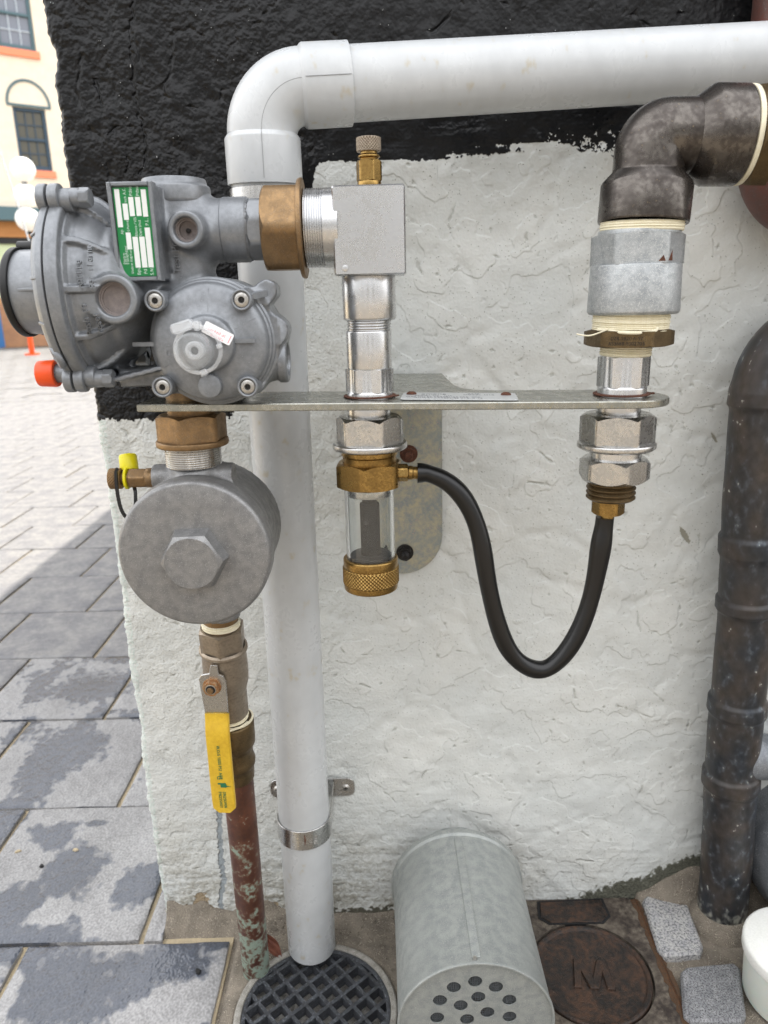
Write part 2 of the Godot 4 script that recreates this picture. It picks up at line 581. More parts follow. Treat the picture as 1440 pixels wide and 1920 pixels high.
	M.leaf = tmat(c8(112, 62, 42), c8(88, 48, 36), c8(140, 92, 60), 0.7, 0.1, 0.0, 0.05, 0.3, 0.66)

# ---------------------------------------------------------------- the wall's paint, computed
var n_edge: FastNoiseLite
var n_dry: FastNoiseLite

func paint_line(x: float) -> float:
	var k := [[-0.5, 0.784], [-0.20, 0.784], [-0.15, 0.80], [-0.098, 0.99], [-0.084, 1.03], [-0.076, 1.045], [-0.070, 1.075], [-0.055, 1.083], [0.01, 1.087], [0.06, 1.085], [0.12, 1.082], [0.17, 1.087], [0.205, 1.092], [0.24, 1.086], [0.29, 1.078], [0.6, 1.07]]
	for i in k.size() - 1:
		if x < k[i + 1][0]:
			return lerpf(k[i][1], k[i + 1][1], clampf((x - k[i][0]) / (k[i + 1][0] - k[i][0]), 0.0, 1.0))
	return 1.07

func wall_material() -> StandardMaterial3D:
	var w := 1280
	var h := 1640
	var x0 := -0.40
	var y0 := -0.06
	var sx := 1.16 / w
	var sy := 1.48 / h
	var get_bytes := func(freq, s, oct, kind) -> PackedByteArray:
		var im := noise(freq, s, kind, oct).get_image(w, h, false, false, true)
		im.convert(Image.FORMAT_L8)
		return im.get_data()
	var S := FastNoiseLite.TYPE_SIMPLEX_SMOOTH
	var big: PackedByteArray = get_bytes.call(0.006, 11, 4, S)
	var lump: PackedByteArray = get_bytes.call(0.075, 12, 2, S)
	var grain: PackedByteArray = get_bytes.call(0.19, 13, 2, S)
	var fine: PackedByteArray = get_bytes.call(0.45, 14, 1, S)
	var rid := noise(0.010, 15, S, 3)
	rid.fractal_type = FastNoiseLite.FRACTAL_RIDGED
	var rim := rid.get_image(w, h, false, false, true)
	rim.convert(Image.FORMAT_L8)
	var ridge := rim.get_data()
	# brush strokes: stretched noise
	var br := noise(0.05, 16, S, 3).get_image(w / 8, h, false, false, true)
	br.convert(Image.FORMAT_L8)
	br.resize(w, h, Image.INTERPOLATE_CUBIC)
	var brush := br.get_data()
	var al := PackedByteArray()
	al.resize(w * h * 4)
	var hm := PackedFloat32Array()
	hm.resize(w * h)
	var line := PackedFloat32Array()
	for i in w:
		line.append(paint_line(x0 + (i + 0.5) * sx))
	var black_cracks := [[1.26, -0.2590, 1.22, -0.2692], [1.22, -0.2692, 1.17, -0.2715], [1.17, -0.2715, 1.139, -0.2710], [1.139, -0.2710, 1.117, -0.2660], [1.117, -0.2660, 1.089, -0.2655], [1.089, -0.2655, 1.07, -0.2760], [1.122, -0.2950, 1.112, -0.3100], [1.172, -0.3165, 1.144, -0.3100], [1.09, -0.2870, 1.072, -0.2900]]
	var crack := [[0.215, -0.2545], [0.195, -0.2560], [0.1576, -0.2591], [0.1094, -0.2608], [0.07, -0.2599], [0.03, -0.2690], [-0.03, -0.2637]]
	for j in h:
		var y := y0 + (h - 0.5 - j) * sy
		var cx := 9.0
		for c in crack.size() - 1:
			if y <= crack[c][0] and y > crack[c + 1][0]:
				cx = lerpf(crack[c][1], crack[c + 1][1], (crack[c][0] - y) / (crack[c][0] - crack[c + 1][0]))
		for i in w:
			var k := j * w + i
			var x := x0 + (i + 0.5) * sx
			var bg := big[k] / 255.0
			var lm := lump[k] / 255.0
			var gr := grain[k] / 255.0
			var fn := fine[k] / 255.0
			var bs := brush[k] / 255.0
			var d := y - line[i]
			var dry := 0.5
			if x > -0.06:
				dry = 1.0
			var e := d + (lm - 0.5) * 0.012 + (gr - 0.5) * 0.006 + (bs - 0.5) * 0.028 * dry + (bg - 0.5) * 0.012 * dry
			var black := clampf(e * 900.0 + 0.5, 0.0, 1.0)
			if x > 0.20 and x < 0.30 and d > 0.0 and d < 0.04:
				# a patch where the black went on too dry
				if lm * 0.5 + gr * 0.4 + bs * 0.25 > 0.63 + d * 5.0 + absf(x - 0.26) * 2.0:
					black = 0.0
			elif d > 0.0 and fn * 0.5 + gr * 0.3 + lm * 0.45 > 1.00 and bg > 0.45:
				black = 0.0
			var r := 205.0 + (bg - 0.5) * 12.0 + (lm - 0.5) * 4.0
			var g := r + 2.0 - (bg - 0.5) * 2.0
			var b := r - 1.0 + (0.5 - bg) * 4.0
			var rough := 0.62 + 0.15 * gr
			var hh := 0.0
			# white: gentle lumps, brush drag, pits and hairline ridges
			var rg := ridge[k] / 255.0
			var rough_end := 1.0 - 0.6 * smoothstep(-0.12, 0.05, x)
			hh = lm * 0.0007 * rough_end + gr * 0.0009 * rough_end + bs * 0.00025 + fn * 0.00045 * rough_end
			var st := bg * 0.97 + lm * 0.03
			hh += 0.0007 * smoothstep(0.36, 0.38, st) + 0.0008 * smoothstep(0.66, 0.68, st)
			if rg > 0.86:
				hh -= (rg - 0.86) * 0.012 * clampf(bg * 3.0 - 0.9, 0.0, 1.0)
			if gr > 0.83 and lm > 0.62 and fn > 0.5:
				hh -= 0.0010
				r *= 0.80
				g *= 0.80
				b *= 0.79
			if rg > 0.91 and bg > 0.52:
				r *= 0.90
				g *= 0.90
				b *= 0.89
			if fn > 0.80 and gr > 0.70 and bs > 0.45:
				r *= 0.72
				g *= 0.72
				b *= 0.70
			# dirt near the ground
			var low := clampf(1.0 - (y - 0.015) / (0.26 if x < 0.1 else 0.16), 0.0, 1.0)
			hh += low * (bs * 0.0013 + lm * 0.0008)
			var dirt := low * low * clampf((bg * 0.6 + lm * 0.5 + gr * 0.3) * 2.2 - 1.15 + (bs - 0.5) * 1.2, 0.0, 1.0) * 0.8
			if x > 0.2:
				dirt *= 0.35
			r = lerpf(r, 122.0, dirt)
			g = lerpf(g, 117.0, dirt)
			b = lerpf(b, 104.0, dirt)
			# bare render at the foot of the left end
			if x < -0.18 and y < 0.018 + (bg - 0.5) * 0.05 + (lm - 0.5) * 0.02 + 0.026 * exp(-pow((x + 0.298) / 0.013, 2.0)):
				r = 138.0 + gr * 22.0
				g = 124.0 + gr * 20.0
				b = 102.0 + gr * 18.0
				rough = 0.95
				hh += gr * 0.0008 - 0.0015
			# moss line at the foot on the right
			if x > 0.20:
				var top := 0.020 + clampf((x - 0.25) / 0.24, 0.0, 1.0) * 0.085 + (lm - 0.5) * 0.016 + (bg - 0.5) * 0.03
				var ms := clampf((top - y) * 160.0 + (gr - 0.5) * 1.2, 0.0, 1.0)
				r = lerpf(r, 72.0 + gr * 34.0, ms)
				g = lerpf(g, 72.0 + gr * 34.0, ms)
				b = lerpf(b, 64.0 + gr * 30.0, ms)
				rough = lerpf(rough, 0.95, ms)
				hh += ms * gr * 0.0015
			elif x > -0.2 and x < 0.0:
				var ms2 := clampf((0.012 + (lm - 0.5) * 0.02 - y) * 220.0, 0.0, 1.0)
				r = lerpf(r, 70.0 + gr * 30.0, ms2)
				g = lerpf(g, 68.0 + gr * 30.0, ms2)
				b = lerpf(b, 60.0 + gr * 26.0, ms2)
			# the filled crack behind the copper pipe
			var dc := absf(x - cx - (lm - 0.5) * 0.005 - (gr - 0.5) * 0.002)
			if dc < 0.0034:
				r = 134.0 + gr * 20.0
				g = 141.0 + gr * 20.0
				b = 145.0 + gr * 20.0
				hh -= 0.0022
			# two long grey chips right of the hose
			for ch in [[0.4291, 0.7406, 0.008, 0.55], [0.4028, 0.6089, 0.014, 0.55]]:
				var ux: float = (x - ch[0]) * 0.55 - (y - ch[1]) * 0.83
				var uy: float = (x - ch[0]) * 0.83 + (y - ch[1]) * 0.55
				if absf(uy) + absf(ux) < 0.03:
					var el: float = pow(ux / ch[2], 2.0) + pow(uy / (ch[2] * 0.24), 2.0)
					if el + (gr - 0.5) * 0.9 < 1.0:
						r = 150.0
						g = 148.0
						b = 136.0
						hh -= 0.0007
			# black paint: glossy orange peel
			if black > 0.0:
				var hb := lm * 0.0034 + gr * 0.0014 + bs * 0.0004 + fn * 0.0002
				hb *= 1.0 - 0.55 * smoothstep(-0.14, 0.02, x)
				hb *= (0.25 + 1.5 * bg) * 0.60
				for cr in (black_cracks if x < -0.24 else []):
					if y < cr[0] and y > cr[2]:
						var t: float = (cr[0] - y) / (cr[0] - cr[2])
						var dx: float = absf(x - lerpf(cr[1], cr[3], t) - (lm - 0.5) * 0.006)
						hb -= 0.0030 * (1.0 - smoothstep(0.0004, 0.0022, dx))
				if rg > 0.84:
					hb -= (rg - 0.84) * 0.020
				if d < 0.10 and x > -0.06:
					hb = bs * 0.0012 + gr * 0.0004 + lm * 0.0006
				var v := 11.0 + (bg - 0.5) * 8.0
				r = lerpf(r, v, black)
				g = lerpf(g, v + 0.5, black)
				b = lerpf(b, v + 2.5, black)
				rough = lerpf(rough, 0.20 + 0.14 * gr + 0.30 * bg, black)
				hh = lerpf(hh, hb + 0.0006, black)
			# the worn edge of the corner
			if x < -0.352 + (lm - 0.5) * 0.004 and black < 0.5 and gr > 0.45:
				r -= 9.0
				g -= 2.0
				b -= 4.0
			al[k * 4] = clampi(int(r), 0, 255)
			al[k * 4 + 1] = clampi(int(g), 0, 255)
			al[k * 4 + 2] = clampi(int(b), 0, 255)
			al[k * 4 + 3] = clampi(int(rough * 255.0), 0, 255)
			hm[k] = hh
	var m := StandardMaterial3D.new()
	var tx := ImageTexture.create_from_image(Image.create_from_data(w, h, false, Image.FORMAT_RGBA8, al))
	m.albedo_texture = tx
	m.roughness = 1.0
	m.roughness_texture = tx
	m.roughness_texture_channel = BaseMaterial3D.TEXTURE_CHANNEL_ALPHA
	m.heightmap_enabled = true
	m.heightmap_texture = ImageTexture.create_from_image(Image.create_from_data(w, h, false, Image.FORMAT_RF, hm.to_byte_array()))
	m.heightmap_scale = 100.0
	m.metallic_specular = 0.38
	return m

# paving slabs near the wall: dry pale stone with dark wet patches that shine
func slab_material() -> StandardMaterial3D:
	var w := 980
	var h := 840
	var x0 := -1.05
	var z0 := -1.00
	var sx := 1.40 / w
	var sz := 1.44 / h
	var S := FastNoiseLite.TYPE_SIMPLEX_SMOOTH
	var get_bytes := func(freq, s, oct) -> PackedByteArray:
		var im := noise(freq, s, S, oct).get_image(w, h, false, false, true)
		im.convert(Image.FORMAT_L8)
		return im.get_data()
	var big: PackedByteArray = get_bytes.call(0.0079, 31, 4)
	var mid: PackedByteArray = get_bytes.call(0.064, 32, 3)
	var fine: PackedByteArray = get_bytes.call(0.33, 33, 2)
	var al := PackedByteArray()
	al.resize(w * h * 4)
	var hm := PackedFloat32Array()
	hm.resize(w * h)
	var wet := [[-0.545, -0.095, 0.060, 0.085], [-0.60, -0.04, 0.06, 0.05], [-0.545, -0.225, 0.020, 0.012], [-0.46, 0.12, 0.10, 0.075], [-0.36, 0.085, 0.10, 0.035], [-0.72, -0.43, 0.06, 0.12], [-0.66, -0.50, 0.05, 0.04], [-0.75, -0.74, 0.10, 0.09], [-0.70, -0.90, 0.10, 0.04], [-0.47, 0.26, 0.12, 0.09]]
	var dry := [[-0.545, -0.02, 0.03, 0.035], [-0.50, -0.36, 0.09, 0.08], [-0.42, -0.20, 0.06, 0.08], [-0.32, 0.19, 0.06, 0.06], [-0.62, -0.66, 0.10, 0.03], [-0.545, 0.14, 0.018, 0.05]]
	for j in h:
		var z := z0 + (j + 0.5) * sz
		for i in w:
			var k := j * w + i
			var x := x0 + (i + 0.5) * sx
			var bg := big[k] / 255.0
			var md := mid[k] / 255.0
			var fn := fine[k] / 255.0
			var s := (bg - 0.60) * 2.2
			for e in wet:
				var ex: float = (x - e[0]) / e[2]
				var ez: float = (z - e[1]) / e[3]
				if absf(ex) < 2.0 and absf(ez) < 2.0:
					s = maxf(s, 1.0 - sqrt(ex * ex + ez * ez))
			for e in dry:
				var ex: float = (x - e[0]) / e[2]
				var ez: float = (z - e[1]) / e[3]
				if absf(ex) < 2.0 and absf(ez) < 2.0:
					s -= maxf(0.0, 1.4 - (ex * ex + ez * ez)) * 0.6
			s += (md - 0.5) * 0.75 + (bg - 0.5) * 0.8
			var wt := clampf(s * 4.0 + 0.3 + (fn - 0.5) * 0.5, 0.0, 1.0)
			var rimd := clampf(1.0 - absf(s + 0.02) * 9.0, 0.0, 1.0) * 0.25
			var v := 148.0 + (bg - 0.5) * 30.0 + (fn - 0.5) * 58.0 + (md - 0.5) * 16.0
			var r := v
			var g := v - 1.0
			var b := v - 1.0
			var dk := wt * (0.40 + 0.1 * md) + rimd * 0.4
			r *= 1.0 - dk * 1.06
			g *= 1.0 - dk
			b *= 1.0 - dk * 0.88
			al[k * 4] = clampi(int(r), 0, 255)
			al[k * 4 + 1] = clampi(int(g), 0, 255)
			al[k * 4 + 2] = clampi(int(b), 0, 255)
			al[k * 4 + 3] = clampi(int((0.72 - wt * 0.56 + 0.1 * (fn - 0.5)) * 255.0), 0, 255)
			hm[k] = fn * 0.0011 + md * 0.0018
	var m := StandardMaterial3D.new()
	var tx := ImageTexture.create_from_image(Image.create_from_data(w, h, false, Image.FORMAT_RGBA8, al))
	m.albedo_texture = tx
	m.roughness = 1.0
	m.roughness_texture = tx
	m.roughness_texture_channel = BaseMaterial3D.TEXTURE_CHANNEL_ALPHA
	m.heightmap_enabled = true
	m.heightmap_texture = ImageTexture.create_from_image(Image.create_from_data(w, h, false, Image.FORMAT_RF, hm.to_byte_array()))
	m.heightmap_scale = 100.0
	m.uv1_triplanar = true
	m.uv1_world_triplanar = true
	m.uv1_scale = Vector3(1.0 / 1.40, 1.0, 1.0 / 1.44)
	m.uv1_offset = Vector3(-x0 / 1.40, 0, -z0 / 1.44)
	m.uv1_triplanar_sharpness = 8.0
	return m

# copper with verdigris towards its foot, or dark copper with flecks of paint: wrapped round the pipe
func copper_skin(kind: int) -> StandardMaterial3D:
	var w := 256
	var h := 768
	var S := FastNoiseLite.TYPE_SIMPLEX_SMOOTH
	var get_bytes := func(freq, s, oct, wx := 1) -> PackedByteArray:
		var im := noise(freq, s, S, oct).get_seamless_image(w * wx, h, false, false, 0.2, true)
		im.convert(Image.FORMAT_L8)
		if wx != 1:
			im.resize(w, h, Image.INTERPOLATE_BILINEAR)
		return im.get_data()
	var big: PackedByteArray = get_bytes.call(0.014, 51 + kind, 3)
	var mid: PackedByteArray = get_bytes.call(0.06, 53 + kind, 3)
	var fine: PackedByteArray = get_bytes.call(0.22, 55 + kind, 2)
	var al := PackedByteArray()
	al.resize(w * h * 4)
	for j in h:
		var up := 1.0 - float(j) / h   # v runs up the pipe: row 0 is the foot
		up = float(j) / h
		for i in w:
			var k := j * w + i
			var bg := big[k] / 255.0
			var md := mid[k] / 255.0
			var fn := fine[k] / 255.0
			var r := 0.0
			var g := 0.0
			var b := 0.0
			var rough := 0.42
			if kind == 0:
				r = 94.0 + (bg - 0.5) * 36.0 + (md - 0.5) * 20.0
				g = 60.0 + (bg - 0.5) * 22.0 + (md - 0.5) * 10.0
				b = 47.0 + (bg - 0.5) * 14.0
				var vd := clampf((md * 0.55 + bg * 0.7 + fn * 0.12 - 0.40 - up * 0.80 + 0.20 * exp(-pow((up - 0.60) / 0.12, 2.0))) * 4.0, 0.0, 1.0)
				vd *= 0.85
				r = lerpf(r, 132.0 + fn * 24.0, vd)
				g = lerpf(g, 158.0 + fn * 20.0, vd)
				b = lerpf(b, 146.0 + fn * 20.0, vd)
				rough = lerpf(0.42, 0.9, vd)
				if md * 0.8 + fn * 0.2 > 0.75 and bg > 0.45:
					r = 142.0
					g = 140.0
					b = 128.0
					rough = 0.8
			else:
				r = 63.0 + (bg - 0.5) * 34.0 + (md - 0.5) * 26.0
				g = 61.0 + (bg - 0.5) * 18.0 + (md - 0.5) * 24.0
				b = 61.0 + (bg - 0.5) * 2.0 + (md - 0.5) * 28.0
				if md > 0.60 and bg < 0.55:
					r = lerpf(r, 88.0, (md - 0.6) * 3.0)
					g = lerpf(g, 96.0, (md - 0.6) * 3.0)
					b = lerpf(b, 102.0, (md - 0.6) * 3.0)
				var fl := clampf((fn * 0.30 + md * 0.70 - 0.76 + 0.10 * (bg - 0.5) + 0.06 * maxf(0.0, 0.45 - up)) * 14.0, 0.0, 1.0)
				r = lerpf(r, 190.0, fl)
				g = lerpf(g, 190.0, fl)
				b = lerpf(b, 180.0, fl)
				rough = lerpf(0.40 + 0.1 * md, 0.75, fl)
				var foot := clampf((0.05 - up + (md - 0.5) * 0.09) * 30.0, 0.0, 1.0)
				r = lerpf(r, 150.0, foot)
				g = lerpf(g, 150.0, foot)
				b = lerpf(b, 140.0, foot)
			al[k * 4] = clampi(int(r), 0, 255)
			al[k * 4 + 1] = clampi(int(g), 0, 255)
			al[k * 4 + 2] = clampi(int(b), 0, 255)
			al[k * 4 + 3] = clampi(int(rough * 255.0), 0, 255)
	var m := StandardMaterial3D.new()
	var tx := ImageTexture.create_from_image(Image.create_from_data(w, h, false, Image.FORMAT_RGBA8, al))
	m.albedo_texture = tx
	m.roughness = 1.0
	m.roughness_texture = tx
	m.roughness_texture_channel = BaseMaterial3D.TEXTURE_CHANNEL_ALPHA
	m.metallic = 0.35
	m.heightmap_enabled = true
	m.heightmap_texture = tex_fine
	m.heightmap_scale = 0.012
	return m

# ---------------------------------------------------------------- the place
func _ready() -> void:
	var cam := Camera3D.new()
	cam.name = "camera"
	cam.near = 0.02
	cam.far = 400.0
	cam.position = Vector3(0, 0.925, 0.95)
	cam.basis = Basis(Vector3(1, 0, 0), deg_to_rad(-16.0)) * Basis(Vector3(0, 0, 1), deg_to_rad(-1.4))
	var lens := CameraAttributesPhysical.new()
	lens.frustum_focal_length = 17.5
	lens.frustum_focus_distance = 0.78
	lens.frustum_near = 0.02
	lens.frustum_far = 400.0
	lens.exposure_aperture = 5.2
	cam.attributes = lens
	cam.fov = 68.878
	add_child(cam)
	var env := Environment.new()
	env.background_mode = Environment.BG_SKY
	var sky := Sky.new()
	var sm := ProceduralSkyMaterial.new()
	sm.sky_top_color = c8(241, 242, 245)
	sm.sky_horizon_color = c8(221, 220, 217)
	sm.sky_curve = 0.22
	sm.ground_horizon_color = c8(200, 198, 194)
	sm.ground_bottom_color = c8(150, 148, 144)
	sm.sky_energy_multiplier = 1.0
	sky.sky_material = sm
	env.sky = sky
	env.tonemap_mode = Environment.TONE_MAPPER_LINEAR
	env.tonemap_exposure = 3.0
	env.sdfgi_enabled = true
	env.ssao_enabled = true
	env.ssil_enabled = true
	var we := WorldEnvironment.new()
	we.name = "daylight"
	we.environment = env
	add_child(we)
	var sun := DirectionalLight3D.new()
	sun.name = "sun"
	sun.light_energy = 0.85
	sun.light_color = Color(1.0, 0.965, 0.91)
	sun.light_angular_distance = 0.5
	sun.shadow_enabled = true
	sun.look_at_from_position(Vector3(0.93, 2.8, -1.4), Vector3.ZERO)
	add_child(sun)

	make_materials()
	build_ground()
	build_wall()
	build_background()
	build_waste_pipe()
	build_right_pipes()
	build_bracket()
	build_regulator()
	build_test_block()
	build_relief()
	build_union()
	build_elbow()
	build_hose()
	build_filter()
	build_valve()
	build_gas_pipe()
	build_vent()
	build_drain()
	build_cover()
	build_small()

func build_ground() -> void:
	var rng := RandomNumberGenerator.new()
	rng.seed = 21
	var far := structure("ground")
	var m := MB.new()
	box(m, Vector3(-160, -0.5, -160), Vector3(160, -0.060, 60))
	part(far, "far_ground", m, M.mortar)
	var pave := structure("pavement")
	m = MB.new()
	box(m, Vector3(-14, -0.055, -17.0), Vector3(-0.245, -0.009, 0.62))
	part(pave, "joint_filling", m, M.grout)
	var near := slab_material()
	var far_mat := tmat(c8(132, 131, 130), c8(106, 106, 110), c8(158, 154, 146), 0.62, 0.2, 0.0, 0.45, 1.4, 0.66)
	# slabs of three make-ups, 0.31 wide and 0.32 deep with 7 mm joints; each row steps 0.14 to the left
	var kinds := []
	for q in 3:
		var s := MB.new()
		var nz := noise(9.0, 60 + q, FastNoiseLite.TYPE_SIMPLEX_SMOOTH, 2)
		var a := 0.1515
		var c := 0.1565
		var N := 14
		grid(s, N, N, func(i, j):
			var u: float = -1.0 + 2.0 * i / N
			var v: float = -1.0 + 2.0 * j / N
			# crowd the outer rings so that the worn arris is rounded
			var uu: float = sign(u) * (1.0 - pow(1.0 - absf(u), 1.7))
			var vv: float = sign(v) * (1.0 - pow(1.0 - absf(v), 1.7))
			var ed: float = maxf(absf(uu), absf(vv))
			var y: float = nz.get_noise_2d(uu * 0.15, vv * 0.15) * 0.0016 - clampf((ed - 0.975) / 0.025, 0.0, 1.0) * 0.003
			return [Vector3(uu * a + nz.get_noise_1d(vv * 0.3) * 0.0016 * absf(uu), y, vv * c + nz.get_noise_1d(uu * 0.3 + 9.0) * 0.0016 * absf(vv)), Vector2.ZERO], true)
		# skirts
		for side in 4:
			for k in N:
				var id := []
				for kk in [k, k + 1]:
					var at: int = [kk, N * (N + 1) + kk, kk * (N + 1), kk * (N + 1) + N][side]
					var nn: Vector3 = [Vector3(0, 0, -1), Vector3(0, 0, 1), Vector3(-1, 0, 0), Vector3(1, 0, 0)][side]
					id.append(s.p(s.v[at], nn))
					id.append(s.p(s.v[at] - Vector3(0, 0.035, 0), nn))
				s.q(id[0], id[2], id[3], id[1])
		kinds.append(to_mesh(s, Vector3.ZERO))
	var rest := MB.new()
	var count := 0
	for row in 54:
		var zc := 0.201 - 0.3185 * row
		var x := -0.40 - 0.1405 * row
		x = -0.40 - fposmod(0.1405 * row, 0.312)
		var first := -1
		for col in range(first, 44):
			var xc := x - 0.312 * col
			var limit := -0.245 if row == 0 else -0.352
			if xc - 0.156 > limit - 0.03 or xc < -11.0:
				continue
			if absf(xc) > 1.35 + (0.95 - zc) * 0.72 or xc - 0.156 > -0.30 - maxf(0.0, -zc) * 0.36:
				continue
			if row < 22:
				var mi := MeshInstance3D.new()
				mi.mesh = kinds[rng.randi_range(0, 2)]
				mi.material_override = near if zc > -0.95 and xc > -1.0 else far_mat
				mi.name = "paving_stone" if count == 0 else "paving_stone_%03d" % count
				count += 1
				mi.position = Vector3(xc, rng.randf_range(-0.0015, 0.0015), zc)
				mi.rotation = Vector3(rng.randf_range(-0.004, 0.004), rng.randf_range(-0.004, 0.004), rng.randf_range(-0.004, 0.004))
				var over := xc + 0.1515 - limit
				if over > 0.0:   # cut to fit against the wall
					mi.scale.x = (0.303 - over) / 0.303
					mi.position.x -= over / 2.0
					if mi.scale.x < 0.06:
						mi.free()
						continue
				pave.add_child(mi, true)
			else:
				var y := rng.randf_range(-0.002, 0.002)
				var hx := 0.1515
				var corner := []
				for cxz in [[-1, -1], [1, -1], [1, 1], [-1, 1]]:
					corner.append(rest.p(Vector3(xc + cxz[0] * hx, y + rng.randf_range(-0.001, 0.001), zc + cxz[1] * 0.1545), Vector3.UP))
				rest.q(corner[0], corner[1], corner[2], corner[3])
	var fs := part(pave, "far_paving_stones", rest, far_mat)
	fs.set_meta("kind", "stuff")
	# the mortar bed along the foot of the wall, a little higher on the right
	var bed := structure("mortar_bed")
	m = MB.new()
	var nb := noise(14.0, 70, FastNoiseLite.TYPE_SIMPLEX_SMOOTH, 4)
	var hole := Vector2(-0.108, 0.167)
	grid(m, 190, 130, func(i, j):
		var x: float = -0.352 + 1.12 * i / 190.0
		var z: float = -0.03 + 0.66 * j / 130.0
		var lift := smoothstep(0.0, 0.2, x) * 0.016
		var n := nb.get_noise_2d(x, z)
		var y := -0.002 + lift + n * 0.003
		y += 0.020 * exp(-maxf(0.0, z) / 0.016) * (1.0 - smoothstep(-0.20, -0.12, x)) * (1.0 + n)
		y += 0.055 * exp(-maxf(0.0, z) / 0.020) * smoothstep(0.36, 0.47, x)
		y += 0.006 * exp(-maxf(0.0, z) / 0.012)
		if x < -0.235:
			y = lerpf(y, -0.012, smoothstep(0.018, 0.036, z))
		y -= 0.075 * (1.0 - smoothstep(0.100, 0.106, Vector2(x, z).distance_to(hole)))
		if x > 0.172 and x < 0.374 and z < 0.24:
			y = minf(y, 0.006)
		return [Vector3(x, y, z), Vector2.ZERO], true)
	part(bed, "mortar_surface", m, M.mortar)
	m = MB.new()
	for k in 420:
		var x := rng.randf_range(-0.235, 0.56)
		var z := absf(rng.randfn(0.0, 0.06)) + 0.004
		if Vector2(x, z).distance_to(hole) < 0.115 or (x > 0.0 and x < 0.38 and z > 0.01) or (x > -0.24 and x < -0.16 and z > 0.07 and z < 0.12):
			continue
		var r := rng.randf_range(0.0008, 0.0028)
		var y := smoothstep(0.0, 0.2, x) * 0.016 + 0.055 * exp(-z / 0.020) * smoothstep(0.36, 0.47, x) + 0.020 * exp(-z / 0.016) * (1.0 - smoothstep(-0.20, -0.12, x)) + 0.001
		var bs := Basis.from_euler(Vector3(rng.randf() * 6.0, rng.randf() * 6.0, rng.randf() * 6.0)).scaled(Vector3(1, 0.6, 1))
		var base := m.v.size()
		for c in [Vector3(1, 0, 0), Vector3(-1, 0, 0), Vector3(0, 1, 0), Vector3(0, -1, 0), Vector3(0, 0, 1), Vector3(0, 0, -1)]:
			var d: Vector3 = bs * (c * rng.randf_range(0.7, 1.3))
			m.p(Vector3(x, y, z) + d * r, d.normalized())
		for c in [[0, 2, 4], [2, 1, 4], [1, 3, 4], [3, 0, 4], [2, 0, 5], [1, 2, 5], [3, 1, 5], [0, 3, 5]]:
			m.t(base + c[0], base + c[1], base + c[2])
	part(bed, "grit", m, M.mortar).set_meta("kind", "stuff")
	for g in [[PackedVector2Array([Vector2(0.383, -0.006), Vector2(0.451, -0.005), Vector2(0.438, -0.112), Vector2(0.372, -0.115)]), M.granite], [PackedVector2Array([Vector2(0.394, -0.134), Vector2(0.478, -0.128), Vector2(0.448, -0.216), Vector2(0.368, -0.213)]), M.granite_dark]]:
		m = MB.new()
		var poly := PackedVector2Array()
		for k in 4:
			for s in 5:
				var a: Vector2 = g[0][k].lerp(g[0][(k + 1) % 4], (s + 0.5) / 5.0)
				poly.append(a + Vector2(rng.randf_range(-1, 1), rng.randf_range(-1, 1)) * 0.0007)
		extr(m, Transform3D(Basis(Vector3(1, 0, 0), -PI / 2), Vector3(0, -0.02, 0)), poly, 0.047, 0.003)
		part(bed, "granite_sett", m, g[1])

